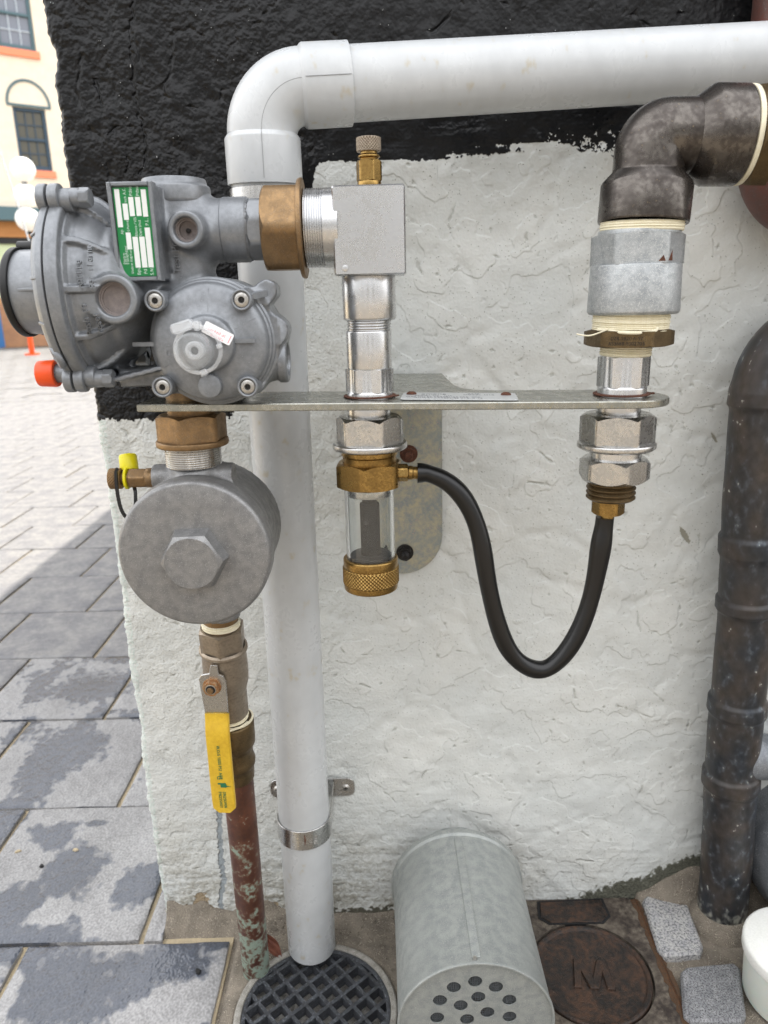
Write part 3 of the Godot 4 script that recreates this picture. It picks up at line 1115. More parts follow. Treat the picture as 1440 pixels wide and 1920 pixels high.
func build_wall() -> void:
	var t := thing("rendered_wall", "rough rendered wall painted black above and white below, behind the pipes", "wall", Vector3(-0.36, 0, 0))
	var m := MB.new()
	var n1 := noise(9.0, 81, FastNoiseLite.TYPE_SIMPLEX_SMOOTH, 3)
	var n2 := noise(34.0, 82, FastNoiseLite.TYPE_SIMPLEX_SMOOTH, 3)
	var n3 := noise(6.0, 83, FastNoiseLite.TYPE_SIMPLEX_SMOOTH, 3)
	n3.fractal_type = FastNoiseLite.FRACTAL_RIDGED
	var X0 := -0.3635
	var cols := []
	for k in 14:
		cols.append([0, -0.30 + k * 0.02])       # the return face, going back
	for k in 8:
		cols.append([1, PI * (1.0 - 0.5 * k / 7.0)])   # the rounded arris
	var xx := X0 + 0.0125
	while xx < 0.76:
		cols.append([2, xx])
		xx += 0.0038
	var ROWS := 390
	grid(m, cols.size() - 1, ROWS, func(i, j):
		var y: float = -0.06 + 1.48 * j / ROWS
		var c: Array = cols[i]
		var p := Vector3.ZERO
		var nn := Vector3.ZERO
		var wear := n2.get_noise_1d(y * 4.0) * 0.0022 + n1.get_noise_1d(y * 0.5) * 0.002
		wear += 0.006 * exp(-pow((y - 1.196) / 0.016, 2.0)) + 0.004 * exp(-pow((y - 0.335) / 0.03, 2.0)) - 0.006 * smoothstep(0.22, 0.0, y) * -1.0
		if c[0] == 0:
			p = Vector3(X0, y, c[1])
			nn = Vector3(-1, 0, 0)
		elif c[0] == 1:
			nn = Vector3(cos(c[1]), 0, sin(c[1]))
			p = Vector3(X0 + 0.010, y, -0.010) + nn * 0.010
		else:
			p = Vector3(c[1], y, 0)
			nn = Vector3(0, 0, 1)
		var u: float = p.x + p.z
		var rg := n3.get_noise_2d(u, y)
		var d := (n1.get_noise_2d(u, y) * 0.0030 + n2.get_noise_2d(u, y) * 0.0006) * (0.55 if c[0] != 2 else 1.0) - maxf(0.0, rg - 0.5) * 0.005
		p += nn * d
		var near_edge := exp(-maxf(0.0, p.x - X0) / 0.010)
		p.x += wear * near_edge
		p.z -= wear * 0.6 * near_edge if c[0] != 0 else 0.0
		return [p, Vector2((p.x + 0.40) / 1.16, (1.42 - y) / 1.48)])
	part(t, "plaster_face", m, wall_material(), false, true)
	m = MB.new()
	box(m, Vector3(-0.355, -0.05, -6.0), Vector3(9.0, 2.8, -0.028))  # unseen bulk behind and above; its height sets the shade on the paving
	box(m, Vector3(-0.36, 1.415, -0.0285), Vector3(9.0, 2.8, -0.004))
	box(m, Vector3(0.755, -0.05, -0.0285), Vector3(9.0, 1.414, -0.004))
	part(t, "wall_body", m, tmat(c8(34, 34, 37), c8(30, 30, 33), c8(60, 60, 62), 0.5, 0.1, 0.0, 0.3, 1.0, 0.75))

func build_background() -> void:
	var opp := structure("unseen_terrace")  # out of view; bounces light onto the wall and reflects in the metal
	var om := MB.new()
	box(om, Vector3(-30, -0.06, 8.0), Vector3(30, 4.6, 13.0))
	part(opp, "unseen_terrace_front", om, tmat(c8(170, 174, 180), c8(158, 162, 168), c8(144, 147, 152), 0.9, 0.05, 0.0, 2.0, 1.0))
	for k in 9:
		for r in 1:
			om = MB.new()
			box(om, Vector3(-14.0 + 3.2 * k, 0.9 + 2.9 * r, 7.96), Vector3(-12.8 + 3.2 * k, 2.5 + 2.9 * r, 7.999))
			part(opp, "unseen_terrace_window", om, M.pane)
	# a three-storey rendered house across the square; its front runs back to the right
	var t := thing("rendered_house", "cream rendered house with teal sash windows and coral sills across the square", "building", Vector3(-9.40, 0, -18.05))
	t.rotation.y = deg_to_rad(35.0)
	var m := MB.new()
	var opens := [[1.06, 4.10, 1.79, 5.48], [0.96, 6.70, 1.78, 8.20], [-1.5, 4.10, -0.74, 5.48], [-1.5, 6.70, -0.74, 8.20], [4.0, 4.10, 4.75, 5.48], [4.0, 6.70, 4.75, 8.20]]
	# the front is laid round the openings, in columns
	var cuts := [-8.0, -1.5, -0.74, 0.96, 1.79, 4.0, 4.75, 10.0]
	for k in cuts.size() - 1:
		var a: float = cuts[k]
		var b: float = cuts[k + 1]
		if k in [1, 3, 5]:
			for yy in [[3.4, 4.10], [5.48, 6.70], [8.20, 9.6]]:
				box(m, Vector3(a, yy[0], -0.3), Vector3(b, yy[1], 0.0), 0.001)
			if k == 3:
				box(m, Vector3(a, 4.10, -0.3), Vector3(1.06, 5.48, 0.0), 0.001)
				box(m, Vector3(1.78, 6.70, -0.3), Vector3(1.79, 8.20, 0.0), 0.001)
		else:
			box(m, Vector3(a, 3.4, -0.3), Vector3(b, 9.6, 0.0), 0.001)
	box(m, Vector3(-8, 3.4, -8.0), Vector3(-7.7, 9.6, -0.301), 0.001)
	part(t, "house_front", m, M.cream, true)
	m = MB.new()
	box(m, Vector3(-8.1, 9.601, -8.0), Vector3(10.1, 9.9, 0.15), 0.001)
	part(t, "roof", m, M.trim, true)
	m = MB.new()
	box(m, Vector3(-8, 3.401, -7.9), Vector3(10, 9.6, -1.2), 0.001)
	part(t, "rooms_behind", m, M.pane, true)
	m = MB.new()
	box(m, Vector3(-8, 2.9, -0.2), Vector3(10, 3.199, 0.5), 0.001)
	part(t, "fascia", m, M.trim, true)
	m = MB.new()
	box(m, Vector3(-8, 3.2, -0.3), Vector3(10, 3.399, 0.05), 0.001)
	part(t, "string_course", m, M.cream, true)
	m = MB.new()
	box(m, Vector3(-8, 2.55, -0.2), Vector3(10, 2.899, 0.08), 0.001)
	part(t, "shop_sign_board", m, tmat(c8(196, 138, 82), c8(176, 120, 72), c8(214, 164, 110), 0.7, 0.1, 0.0, 1.5), true)
	m = MB.new()
	box(m, Vector3(-8, 2.40, -0.25), Vector3(10, 2.549, 0.02), 0.001)
	part(t, "shadow_gap", m, M.black_plastic, true)  # solid black strip in place of the shaded gap under the board
	m = MB.new()
	box(m, Vector3(-8, 1.15, -0.5), Vector3(10, 2.399, -0.05), 0.001)
	part(t, "shop_wall", m, tmat(c8(202, 214, 176), c8(190, 206, 168), c8(220, 226, 200), 0.8, 0.1, 0.0, 1.2), true)
	m = MB.new()
	box(m, Vector3(-8, -0.05, -0.5), Vector3(10, 1.149, 0.0), 0.001)
	part(t, "plinth", m, tmat(c8(176, 130, 96), c8(150, 112, 88), c8(196, 160, 126), 0.8, 0.1, 0.0, 1.0), true)
	for w in opens:
		var lower: bool = w[1] < 5.0
		m = MB.new()
		var fw := 0.075
		box(m, Vector3(w[0], w[1], -0.13), Vector3(w[0] + fw, w[3], -0.05), 0.004)
		box(m, Vector3(w[2] - fw, w[1], -0.13), Vector3(w[2], w[3], -0.05), 0.004)
		box(m, Vector3(w[0] + fw, w[1], -0.128), Vector3(w[2] - fw, w[1] + 0.11, -0.052), 0.004)
		box(m, Vector3(w[0] + fw, w[3] - fw, -0.128), Vector3(w[2] - fw, w[3], -0.052), 0.004)
		var mid: float = (w[1] + w[3]) / 2.0
		box(m, Vector3(w[0] + fw, mid - 0.03, -0.126), Vector3(w[2] - fw, mid + 0.03, -0.045), 0.004)
		var frame := part(t, "window", m, M.navy if lower else M.trim, true)
		m = MB.new()
		for sash in 2:
			var ya: float = w[1] + 0.11 if sash == 0 else mid + 0.03
			var yb: float = mid - 0.03 if sash == 0 else w[3] - fw
			var xa: float = w[0] + fw
			var xb: float = w[2] - fw
			for c in [1, 2]:
				var x: float = lerpf(xa, xb, c / 3.0)
				box(m, Vector3(x - 0.012, ya, -0.115), Vector3(x + 0.012, yb, -0.075), 0.002)
			box(m, Vector3(xa, (ya + yb) / 2 - 0.012, -0.112), Vector3(xb, (ya + yb) / 2 + 0.012, -0.078), 0.002)
			for c in 3:
				for r in 2:
					var p := MB.new()
					box(p, Vector3(lerpf(xa, xb, c / 3.0) + 0.001, lerpf(ya, yb, r / 2.0) + 0.001, -0.108), Vector3(lerpf(xa, xb, (c + 1) / 3.0) - 0.001, lerpf(ya, yb, (r + 1) / 2.0) - 0.001, -0.102), 0.001)
					part(frame, "pane", p, M.pane if lower else M.pane_sky, true)
		part(frame, "glazing_bars", m, M.navy if lower else M.bar_white, true)
		m = MB.new()
		box(m, Vector3(w[0] - 0.06, w[1] - 0.155, -0.04), Vector3(w[2] + 0.05, w[1] - 0.001, 0.06), 0.006)
		part(t, "window_sill", m, M.coral, true)
		if lower:
			m = MB.new()
			var cx: float = (w[0] + w[2]) / 2.0 + 0.01
			var pts := []
			for k in 25:
				var a := PI * k / 24.0
				pts.append(Vector3(cx + 0.47 * cos(a), w[3] + 0.06 + 0.52 * sin(a), 0.012))
			for k in 24:
				bar(m, pts[k], pts[k + 1], 0.02, 0.055, Vector3(0, 0, 1).cross(pts[k + 1] - pts[k]), 0.004)
			box(m, Vector3(cx - 0.49, w[3] + 0.005, -0.02), Vector3(cx + 0.49, w[3] + 0.06, 0.024), 0.004)
			part(t, "arch_moulding", m, M.trim, true)
	# three white globes hanging on a cable between here and the house
	var g0: Node3D = null
	var spots := [[Vector3(-4.5236, 2.6148, -9.5), "topmost of three white globe lamps, stacked before the cream house"], [Vector3(-4.5447, 2.3041, -9.52), "middle one of three white globe lamps, stacked before the cream house"], [Vector3(-4.5542, 2.0202, -9.5), "lowest of three white globe lamps, half behind the regulator's drum"]]
	for s in spots:
		var g: Node3D
		if g0 == null:
			g = thing("globe_lamp", s[1], "lamp", s[0], "white globe lamps on a post")
			m = MB.new()
			var prof := []
			for k in 19:
				var a := -PI / 2 + PI * k / 18.0
				prof.append(Vector2(maxf(0.0, 0.152 * cos(a)), 0.149 * sin(a)))
			lathe(m, Transform3D.IDENTITY, prof, 36)
			part(g, "globe", m, M.globe, true)
			m = MB.new()
			cyl(m, Vector3(-0.015, -0.185, -0.02), Vector3(-0.015, -0.130, -0.02), 0.034)
			part(g, "lamp_holder", m, M.black_plastic, true)
			g0 = g
		else:
			g = g0.duplicate()
			g.name = numbered("globe_lamp")
			add_child(g)
			g.position = s[0]
			g.set_meta("label", s[1])
	t = thing("lamp_stem", "thin dark post that carries the three white globe lamps, mostly behind the regulator", "lamp post", Vector3(-4.568, 0, -9.54))
	m = MB.new()
	tube(m, smooth_path([Vector3(-4.163, 0, -9.54), Vector3(-4.10, 0.734, -9.54), Vector3(-4.165, 1.288, -9.54), Vector3(-4.385, 1.73, -9.54), Vector3(-4.556, 2.02, -9.54), Vector3(-4.546, 2.30, -9.54), Vector3(-4.525, 2.60, -9.52)], 4), 0.018, 10)
	part(t, "stem_tube", m, M.black_plastic)
	t = thing("stay_wire", "thin slanting grey stay wire left of the white globes", "wire", Vector3(-3.5, 1.6, -6.6))
	m = MB.new()
	tube(m, [Vector3(-4.0, 3.07, -7.55), Vector3(-3.5929, 2.3538, -6.9), Vector3(-3.2676, 1.7835, -6.4), Vector3(-3.0751, 1.4020, -6.1)], 0.007, 8)
	part(t, "wire", m, M.galv_dark)
	# street clutter far behind the regulator
	t = thing("litter_bin", "blue litter bin standing before the shop front far behind", "bin", Vector3(-9.05, 0, -17.2))
	m = MB.new()
	box(m, Vector3(-9.35, 0.0, -17.45), Vector3(-8.98, 1.0, -17.1), 0.03)
	part(t, "bin_body", m, plain(c8(44, 108, 168), 0.5))
	m = MB.new()
	box(m, Vector3(-9.37, 1.001, -17.47), Vector3(-8.96, 1.1, -17.08), 0.03)
	part(t, "bin_lid", m, plain(c8(206, 190, 96), 0.5))
	t = thing("bollard", "small orange traffic post beside the blue bin far behind", "bollard", Vector3(-6.9, 0, -14.2))
	m = MB.new()
	cyl(m, Vector3(-6.9, 0, -14.2), Vector3(-6.9, 0.03, -14.2), 0.14)
	cyl(m, Vector3(-6.9, 0.03, -14.2), Vector3(-6.9, 0.75, -14.2), 0.05, 0.04)
	part(t, "post", m, M.orange)

func build_waste_pipe() -> void:
	var t := thing("waste_pipe", "grey plastic waste pipe coming along the wall and down to the drain", "pipe", Vector3(-0.121, 0, 0.068))
	var foot := Vector3(-0.1215, 0.012, 0.068)
	var head := Vector3(-0.1135, 1.085, 0.119)
	var up := (head - foot).normalized()
	var hor := Vector3(0.3011, 0.0172, -0.038).normalized()
	var R := 0.0345
	# the open end at the foot
	var m := MB.new()
	var L := foot.distance_to(head)
	lathe(m, ax(foot, up), [Vector2(0.0312, 0.05), Vector2(0.0312, 0.0), Vector2(R, 0.0), Vector2(R, L - 0.03)], 64, 0.0012)
	part(t, "vertical_pipe", m, M.pvc)
	# elbow: a tight bend between two sockets
	m = MB.new()
	var br := 0.042
	var c1 := head
	var corner := head + up * br
	var c2 := corner + hor * br
	var pts := []
	for k in 17:
		var a := PI / 2 * k / 16.0
		pts.append(corner + hor * br - hor * br * cos(a) - up * br + up * br * sin(a))
	tube(m, pts, R + 0.0006, 64, false)
	part(t, "elbow_bend", m, M.pvc)
	m = MB.new()
	lathe(m, ax(c1 - up * 0.046, up), [Vector2(R - 0.001, 0.002), Vector2(R + 0.0008, 0), Vector2(0.0382, 0.0), Vector2(0.0382, 0.043), Vector2(R + 0.0004, 0.0475)], 64, 0.0009)
	part(t, "socket", m, M.pvc)
	m = MB.new()
	lathe(m, ax(c2, hor), [Vector2(R + 0.0004, -0.0015), Vector2(0.0382, 0.002), Vector2(0.0382, 0.048), Vector2(R + 0.0008, 0.048), Vector2(R - 0.001, 0.046)], 64, 0.0009)
	part(t, "socket", m, M.pvc)
	m = MB.new()
	var far_end := Vector3(0.80, 1.176, 0.036)
	lathe(m, ax(c2 + hor * 0.03, far_end - c2), [Vector2(R, 0.0), Vector2(R, c2.distance_to(far_end))], 64)
	part(t, "horizontal_pipe", m, M.pvc)
	# mould line over the elbow
	m = MB.new()
	var ml := []
	for k in 17:
		var a := PI / 2 * k / 16.0
		ml.append(corner + hor * br - hor * br * cos(a) - up * br + up * br * sin(a) + Vector3(0.1257, -0.0064, 0.992) * (R + 0.0005))
	tube(m, ml, 0.00035, 6)
	tube(m, [ml[0] + Vector3(0, 0.0, 0.0037), ml[0] - up * 0.044 + Vector3(0, 0, 0.0037)], 0.0003, 6)
	tube(m, [ml[16] + hor * 0.003 + Vector3(0, 0, 0.0037), ml[16] + hor * 0.047 + Vector3(0, 0, 0.0037)], 0.0003, 6)
	part(t, "mould_line", m, plain(c8(150, 152, 154), 0.5))
	# two saddle clips
	for s in 2:
		var y: float = [0.232, 1.020][s]
		var k := (y - foot.y) / (head.y - foot.y)
		var c := foot.lerp(head, k)
		t = thing("pipe_clip", ["stamped steel saddle clip low on the grey waste pipe, with rust streak", "steel saddle clip round the waste pipe just below its elbow"][s], "pipe clip", Vector3(c.x, y, 0.0), "steel saddle clips on the waste pipe")
		m = MB.new()
		var outl := PackedVector2Array()
		var inn := PackedVector2Array()
		var rr := R + 0.0026
		for q in 33:
			var a := -0.12 + (PI + 0.24) * q / 32.0
			outl.append(Vector2(c.x + rr * cos(a), -(c.z + rr * sin(a))))
			inn.append(Vector2(c.x + (rr - 0.0016) * cos(a), -(c.z + (rr - 0.0016) * sin(a))))
		outl.append(Vector2(c.x - rr, -0.009))
		inn.append(Vector2(c.x - rr + 0.0016, -0.009))
		outl.insert(0, Vector2(c.x + rr, -0.009))
		inn.insert(0, Vector2(c.x + rr - 0.0016, -0.009))
		inn.reverse()
		outl.append_array(inn)
		var tilt := Basis(Vector3(0, 0, 1), 0.03)
		extr(m, Transform3D(Basis(Vector3(1, 0, 0), -PI / 2), Vector3(0, y - 0.014, 0)), outl, 0.029, 0.0004)
		part(t, "band", m, M.nickel)
		if s == 0:
			m = MB.new()
			extr(m, Transform3D(Basis.IDENTITY, Vector3(0, 0, 0.0045)), rrect(c.x - 0.057, y - 0.012, c.x + 0.067, y + 0.018, 0.010), 0.0018)
			part(t, "foot_strap", m, M.nickel)
			for sx in [-0.047, 0.054]:
				m = MB.new()
				var o := Vector3(c.x + sx, y + 0.003, 0.006)
				lathe(m, ax(o, Vector3(0, 0, 1)), [Vector2(0.0055, 0), Vector2(0.0052, 0.0016), Vector2(0.0030, 0.0032), Vector2(0, 0.0034)], 24, 0.0003)
				var sc := part(t, "screw", m, M.steel)
				m = MB.new()
				box(m, o + Vector3(-0.0028, -0.0006, 0.0030), o + Vector3(0.0028, 0.0006, 0.0037), 0.0001)
				box(m, o + Vector3(-0.0006, -0.0028, 0.0030), o + Vector3(0.0006, 0.0028, 0.00375), 0.0001)
				part(sc, "cross_slot", m, M.hole)
			m = MB.new()
			for q in [["SS", 0.006, 0.10, 0.007], ["65", 0.006, 0.42, 0.004], ["AUS", 0.0075, 0.62, 0.008]]:
				var a: float = PI / 2 - 0.10 - q[2] * 0.9 + 0.15
				var o := Vector3(c.x + rr * cos(a), y - q[3], c.z + rr * sin(a))
				add_text(m, q[0], q[1], 0.0005, Transform3D(Basis(Vector3(0, 1, 0), PI / 2 - a) * Basis(Vector3(0, 0, 1), PI / 2), o + Vector3(cos(a), 0, sin(a)) * 0.0003))
			part(t, "stamped_lettering", m, M.steel)
			m = MB.new()
			tube(m, [Vector3(c.x + 0.004, y + 0.010, c.z + rr - 0.0002), Vector3(c.x + 0.0045, y + 0.002, c.z + rr - 0.0002), Vector3(c.x + 0.0035, y - 0.006, c.z + rr - 0.0002)], [0.0006, 0.0012, 0.0006], 8)
			part(t, "rust_streak", m, M.rust)
		else:
			m = MB.new()
			var o := Vector3(c.x + 0.010, y - 0.004, c.z + rr - 0.0018)
			add_text(m, "P", 0.011, 0.0005, Transform3D(Basis(Vector3(0, 0, 1), 0.08), o))
			part(t, "stamped_lettering", m, M.black_steel)

func build_right_pipes() -> void:
	# dark copper downpipe with swaged joints
	var t := thing("copper_downpipe", "dark tarnished copper downpipe with swaged joints and paint flecks, right of the hose", "pipe", Vector3(0.487, 0, 0.045))
	var R := 0.0345
	var ax0 := Vector3(0.4905, 0.012, 0.044)
	var ax1 := Vector3(0.4525, 0.86, 0.058)
	var sw := [0.235, 0.305, 0.345, 0.375, 0.545, 0.565, 0.655, 0.80]
	var pts := []
	var rad := []
	var yy := 0.0
	while yy <= 0.80:
		var r := R
		for c in [[0.255, 0.014], [0.372, 0.013], [0.522, 0.010], [0.604, 0.016], [0.79, 0.012]]:
			var d: float = absf(yy - c[0])
			r += 0.0034 * (1.0 - smoothstep(c[1] * 0.62, c[1], d))
			r += 0.0012 * exp(-pow((yy - c[0] + c[1] * 0.95) / 0.003, 2.0))
		pts.append(ax0.lerp(ax1, yy / 0.85) + Vector3(0.0016 * sin(yy * 16.0), 0, 0))
		rad.append(r + 0.0004 * sin(yy * 60.0))
		yy += 0.002
	var top: Vector3 = pts[pts.size() - 1]
	for k in 14:
		var a := PI / 2 * (k + 1) / 14.0
		pts.append(top + Vector3(0.075 * (1.0 - cos(a)), 0.075 * sin(a), 0))
		rad.append(R + 0.001)
	pts.append(top + Vector3(0.30, 0.075, 0))
	rad.append(R)
	var m := MB.new()
	tube(m, pts, rad, 64, false)
	var skin := copper_skin(1)
	skin.uv1_scale = Vector3(1.0, 1.0 / 0.9, 1.0)
	part(t, "downpipe_barrel", m, skin)
	m = MB.new()
	tube(m, [Vector3(0.488, 0.300, 0.049), Vector3(0.80, 0.290, 0.045)], 0.031, 48, false)
	part(t, "branch", m, M.galv_dark)
	m = MB.new()
	lathe(m, ax(Vector3(0.4905, 0.0, 0.044), Vector3.UP), [Vector2(0.052, 0.005), Vector2(0.047, 0.022), Vector2(0.0385, 0.036), Vector2(0.0352, 0.040)], 40, 0.004)
	part(t, "mortar_collar", m, M.mortar)
	# a second copper pipe behind the bronze elbow
	t = thing("copper_riser", "reddish copper pipe bending away behind the bronze elbow", "pipe", Vector3(0.445, 1.0, 0.046))
	m = MB.new()
	var q := []
	for k in 12:
		q.append(Vector3(0.4400, 1.50 - 0.038 * k, 0.046))
	for k in 15:
		var a := PI / 2 * k / 14.0
		q.append(Vector3(0.4400 + 0.055 * (1.0 - cos(a)), 1.066 - 0.055 * sin(a), 0.046))
	q.append(Vector3(0.80, 1.011, 0.046))
	tube(m, q, 0.0345, 48, false)
	part(t, "pipe_barrel", m, tmat(c8(104, 64, 56), c8(88, 70, 66), c8(130, 112, 104), 0.46, 0.1, 0.4, 0.13, 0.06, 0.68))
	# a galvanised cowl at the edge of the picture
	t = thing("galvanised_duct", "dull galvanised duct end behind the dark copper downpipe's foot", "duct", Vector3(0.63, 0.0, 0.02))
	m = MB.new()
	lathe(m, ax(Vector3(0.628, 0.135, -0.02), Vector3(0, -0.04, 1)), [Vector2(0, 0), Vector2(0.108, 0.0), Vector2(0.108, 0.075), Vector2(0.102, 0.085), Vector2(0.102, 0.11), Vector2(0, 0.11)], 64, 0.002)
	part(t, "duct_body", m, M.galv_dark)
	# translucent tub in the corner of the picture
	t = thing("plastic_tub", "round milky plastic tub with scuffed white lid on the ground, beside granite setts", "tub", Vector3(0.530, 0.02, 0.178))
	m = MB.new()
	lathe(m, ax(Vector3(0.530, 0.02, 0.178), Vector3.UP), [Vector2(0, 0), Vector2(0.064, 0.0), Vector2(0.0675, 0.068), Vector2(0.0675, 0.076), Vector2(0, 0.076)], 64, 0.002)
	part(t, "tub_body", m, M.bottle)
	m = MB.new()
	lathe(m, ax(Vector3(0.530, 0.0865, 0.178), Vector3.UP), [Vector2(0, -0.002), Vector2(0.0712, -0.002), Vector2(0.0712, 0.0135), Vector2(0.067, 0.016), Vector2(0, 0.0165)], 64, 0.0025)
	part(t, "lid", m, M.lid)

func build_bracket() -> void:
	var t := thing("mounting_bracket", "plated steel bracket plate bolted to the wall, carrying the gas fittings", "bracket", Vector3(0.02, 0.834, 0.006))
	var tilt := Basis(Vector3(0, 0, 1), -0.018) * Basis(Vector3(1, 0, 0), -PI / 2)
	# outline in plan: x, and local y = -z
	var o := PackedVector2Array()
	o.append(Vector2(-0.2200, -0.2775))
	for k in 17:
		var a := -PI / 2 + PI * k / 16.0
		o.append(Vector2(0.228 + 0.0455 * cos(a), -0.2325 + 0.0455 * sin(a)))
	o.append(Vector2(0.125, -0.187))
	for k in 8:
		var a := -PI / 2 - PI / 2 * k / 7.0
		o.append(Vector2(0.116 + 0.034 * cos(a) , -0.153 + 0.034 * sin(a)))
	o.append(Vector2(0.0790, -0.130))
	o.append(Vector2(0.0765, -0.008))
	o.append(Vector2(-0.030, -0.008))
	o.append(Vector2(-0.030, -0.187))
	o.append(Vector2(-0.2200, -0.187))
	var m := MB.new()
	extr(m, Transform3D(tilt, Vector3(0.0, 0.8275, 0)), o, 0.0067, 0.0008)
	part(t, "plate", m, M.bracket)
	m = MB.new()
	var f := PackedVector2Array()
	f.append(Vector2(0.0765, 0.8285))
	f.append(Vector2(-0.030, 0.8305))
	for k in 17:
		var a := PI + PI * k / 16.0
		f.append(Vector2(0.02325 + 0.05325 * cos(a), 0.6215 + 0.05325 * sin(a)))
	extr(m, Transform3D(Basis.IDENTITY, Vector3(0, 0, 0.0035)), f, 0.0052, 0.0006)
	part(t, "wall_flange", m, M.plated)
	# the fold between plate and flange
	m = MB.new()
	var fold := []
	for k in 9:
		var a := PI / 2 * k / 8.0
		fold.append(Vector2(0.012 - 0.0085 * sin(a), 0.8275 + 0.0068 - 0.012 + 0.012 * cos(a)))
	for k in 8:
		var ids := []
		for kk in [k, k + 1]:
			for x in [-0.030, 0.0765]:
				ids.append(m.p(Vector3(x, fold[kk].y - x * 0.018, fold[kk].x), Vector3(0, 0.7, -0.7)))
		m.q(ids[0], ids[1], ids[3], ids[2])
	part(t, "fold", m, M.bracket)
	for b in [[Vector3(0.0265, 0.5985, 0.0087), "anchor_bolt"], [Vector3(0.0335, 0.7320, 0.0087), "anchor_bolt"]]:
		m = MB.new()
		var c: Vector3 = b[0]
		cyl(m, c, c + Vector3(0, 0, 0.0018), 0.0115)
		hexm(m, ax(c + Vector3(0, 0, 0.0018), Vector3(0, 0, 1)), 0.0165, 0.0085, 0.001, 0.0, 6, 0.3)
		lathe(m, ax(c + Vector3(0, 0, 0.0095), Vector3(0, 0, 1)), thread(0.0052, 0.0, 0.010, 0.00125, 0.0006) + [Vector2(0.003, 0.0115), Vector2(0, 0.0115)], 24)
		part(t, b[1], m, M.black_steel if c.y < 0.7 else M.rust)
	# data plate riveted on top
	var pb := Basis(Vector3(0, 1, 0), -0.10) * Basis(Vector3(0, 0, 1), -0.018)
	var pl := Transform3D(pb * Basis(Vector3(1, 0, 0), -PI / 2), Vector3(0.0190, 0.8345, 0.2440))
	m = MB.new()
	extr(m, pl, rrect(0.0, -0.018, 0.108, 0.031, 0.004), 0.0009, 0.0002)
	var dp := part(t, "data_plate", m, plain(c8(186, 188, 188), 0.35, 0.3))
	m = MB.new()
	for s in [["emena", 0.018, 0.0185, 0.010, false], ["DATE:", 0.062, 0.0225, 0.0065, true], ["MODEL  M10", 0.058, 0.0150, 0.0065, true], ["SERIAL No.  UM", 0.012, 0.0070, 0.0065, true], ["MAX INLET PRESSURE kPa  400", 0.004, -0.0015, 0.0065, true], ["OUTLET PRESSURE kPa  2.75", 0.012, -0.0095, 0.0065, true]]:
		add_text(m, s[0], s[3], 0.0001, pl * Transform3D(Basis.from_scale(Vector3(0.78, 1, 1)), Vector3(s[1], s[2], 0.00095)))
	part(dp, "lettering", m, M.grey_print)
	for r in [Vector3(0.0085, 0.0175, 0), Vector3(0.0985, 0.0165, 0)]:
		m = MB.new()
		lathe(m, Transform3D(pl.basis * Basis(Vector3(1, 0, 0), PI / 2), pl * (r + Vector3(0, 0, 0.0008))), [Vector2(0.0050, 0.0), Vector2(0.0048, 0.0012), Vector2(0.0026, 0.0026), Vector2(0.0016, 0.0024), Vector2(0.0014, 0.0010), Vector2(0, 0.001)], 24, 0.0003)
		part(t, "rivet", m, M.rust)

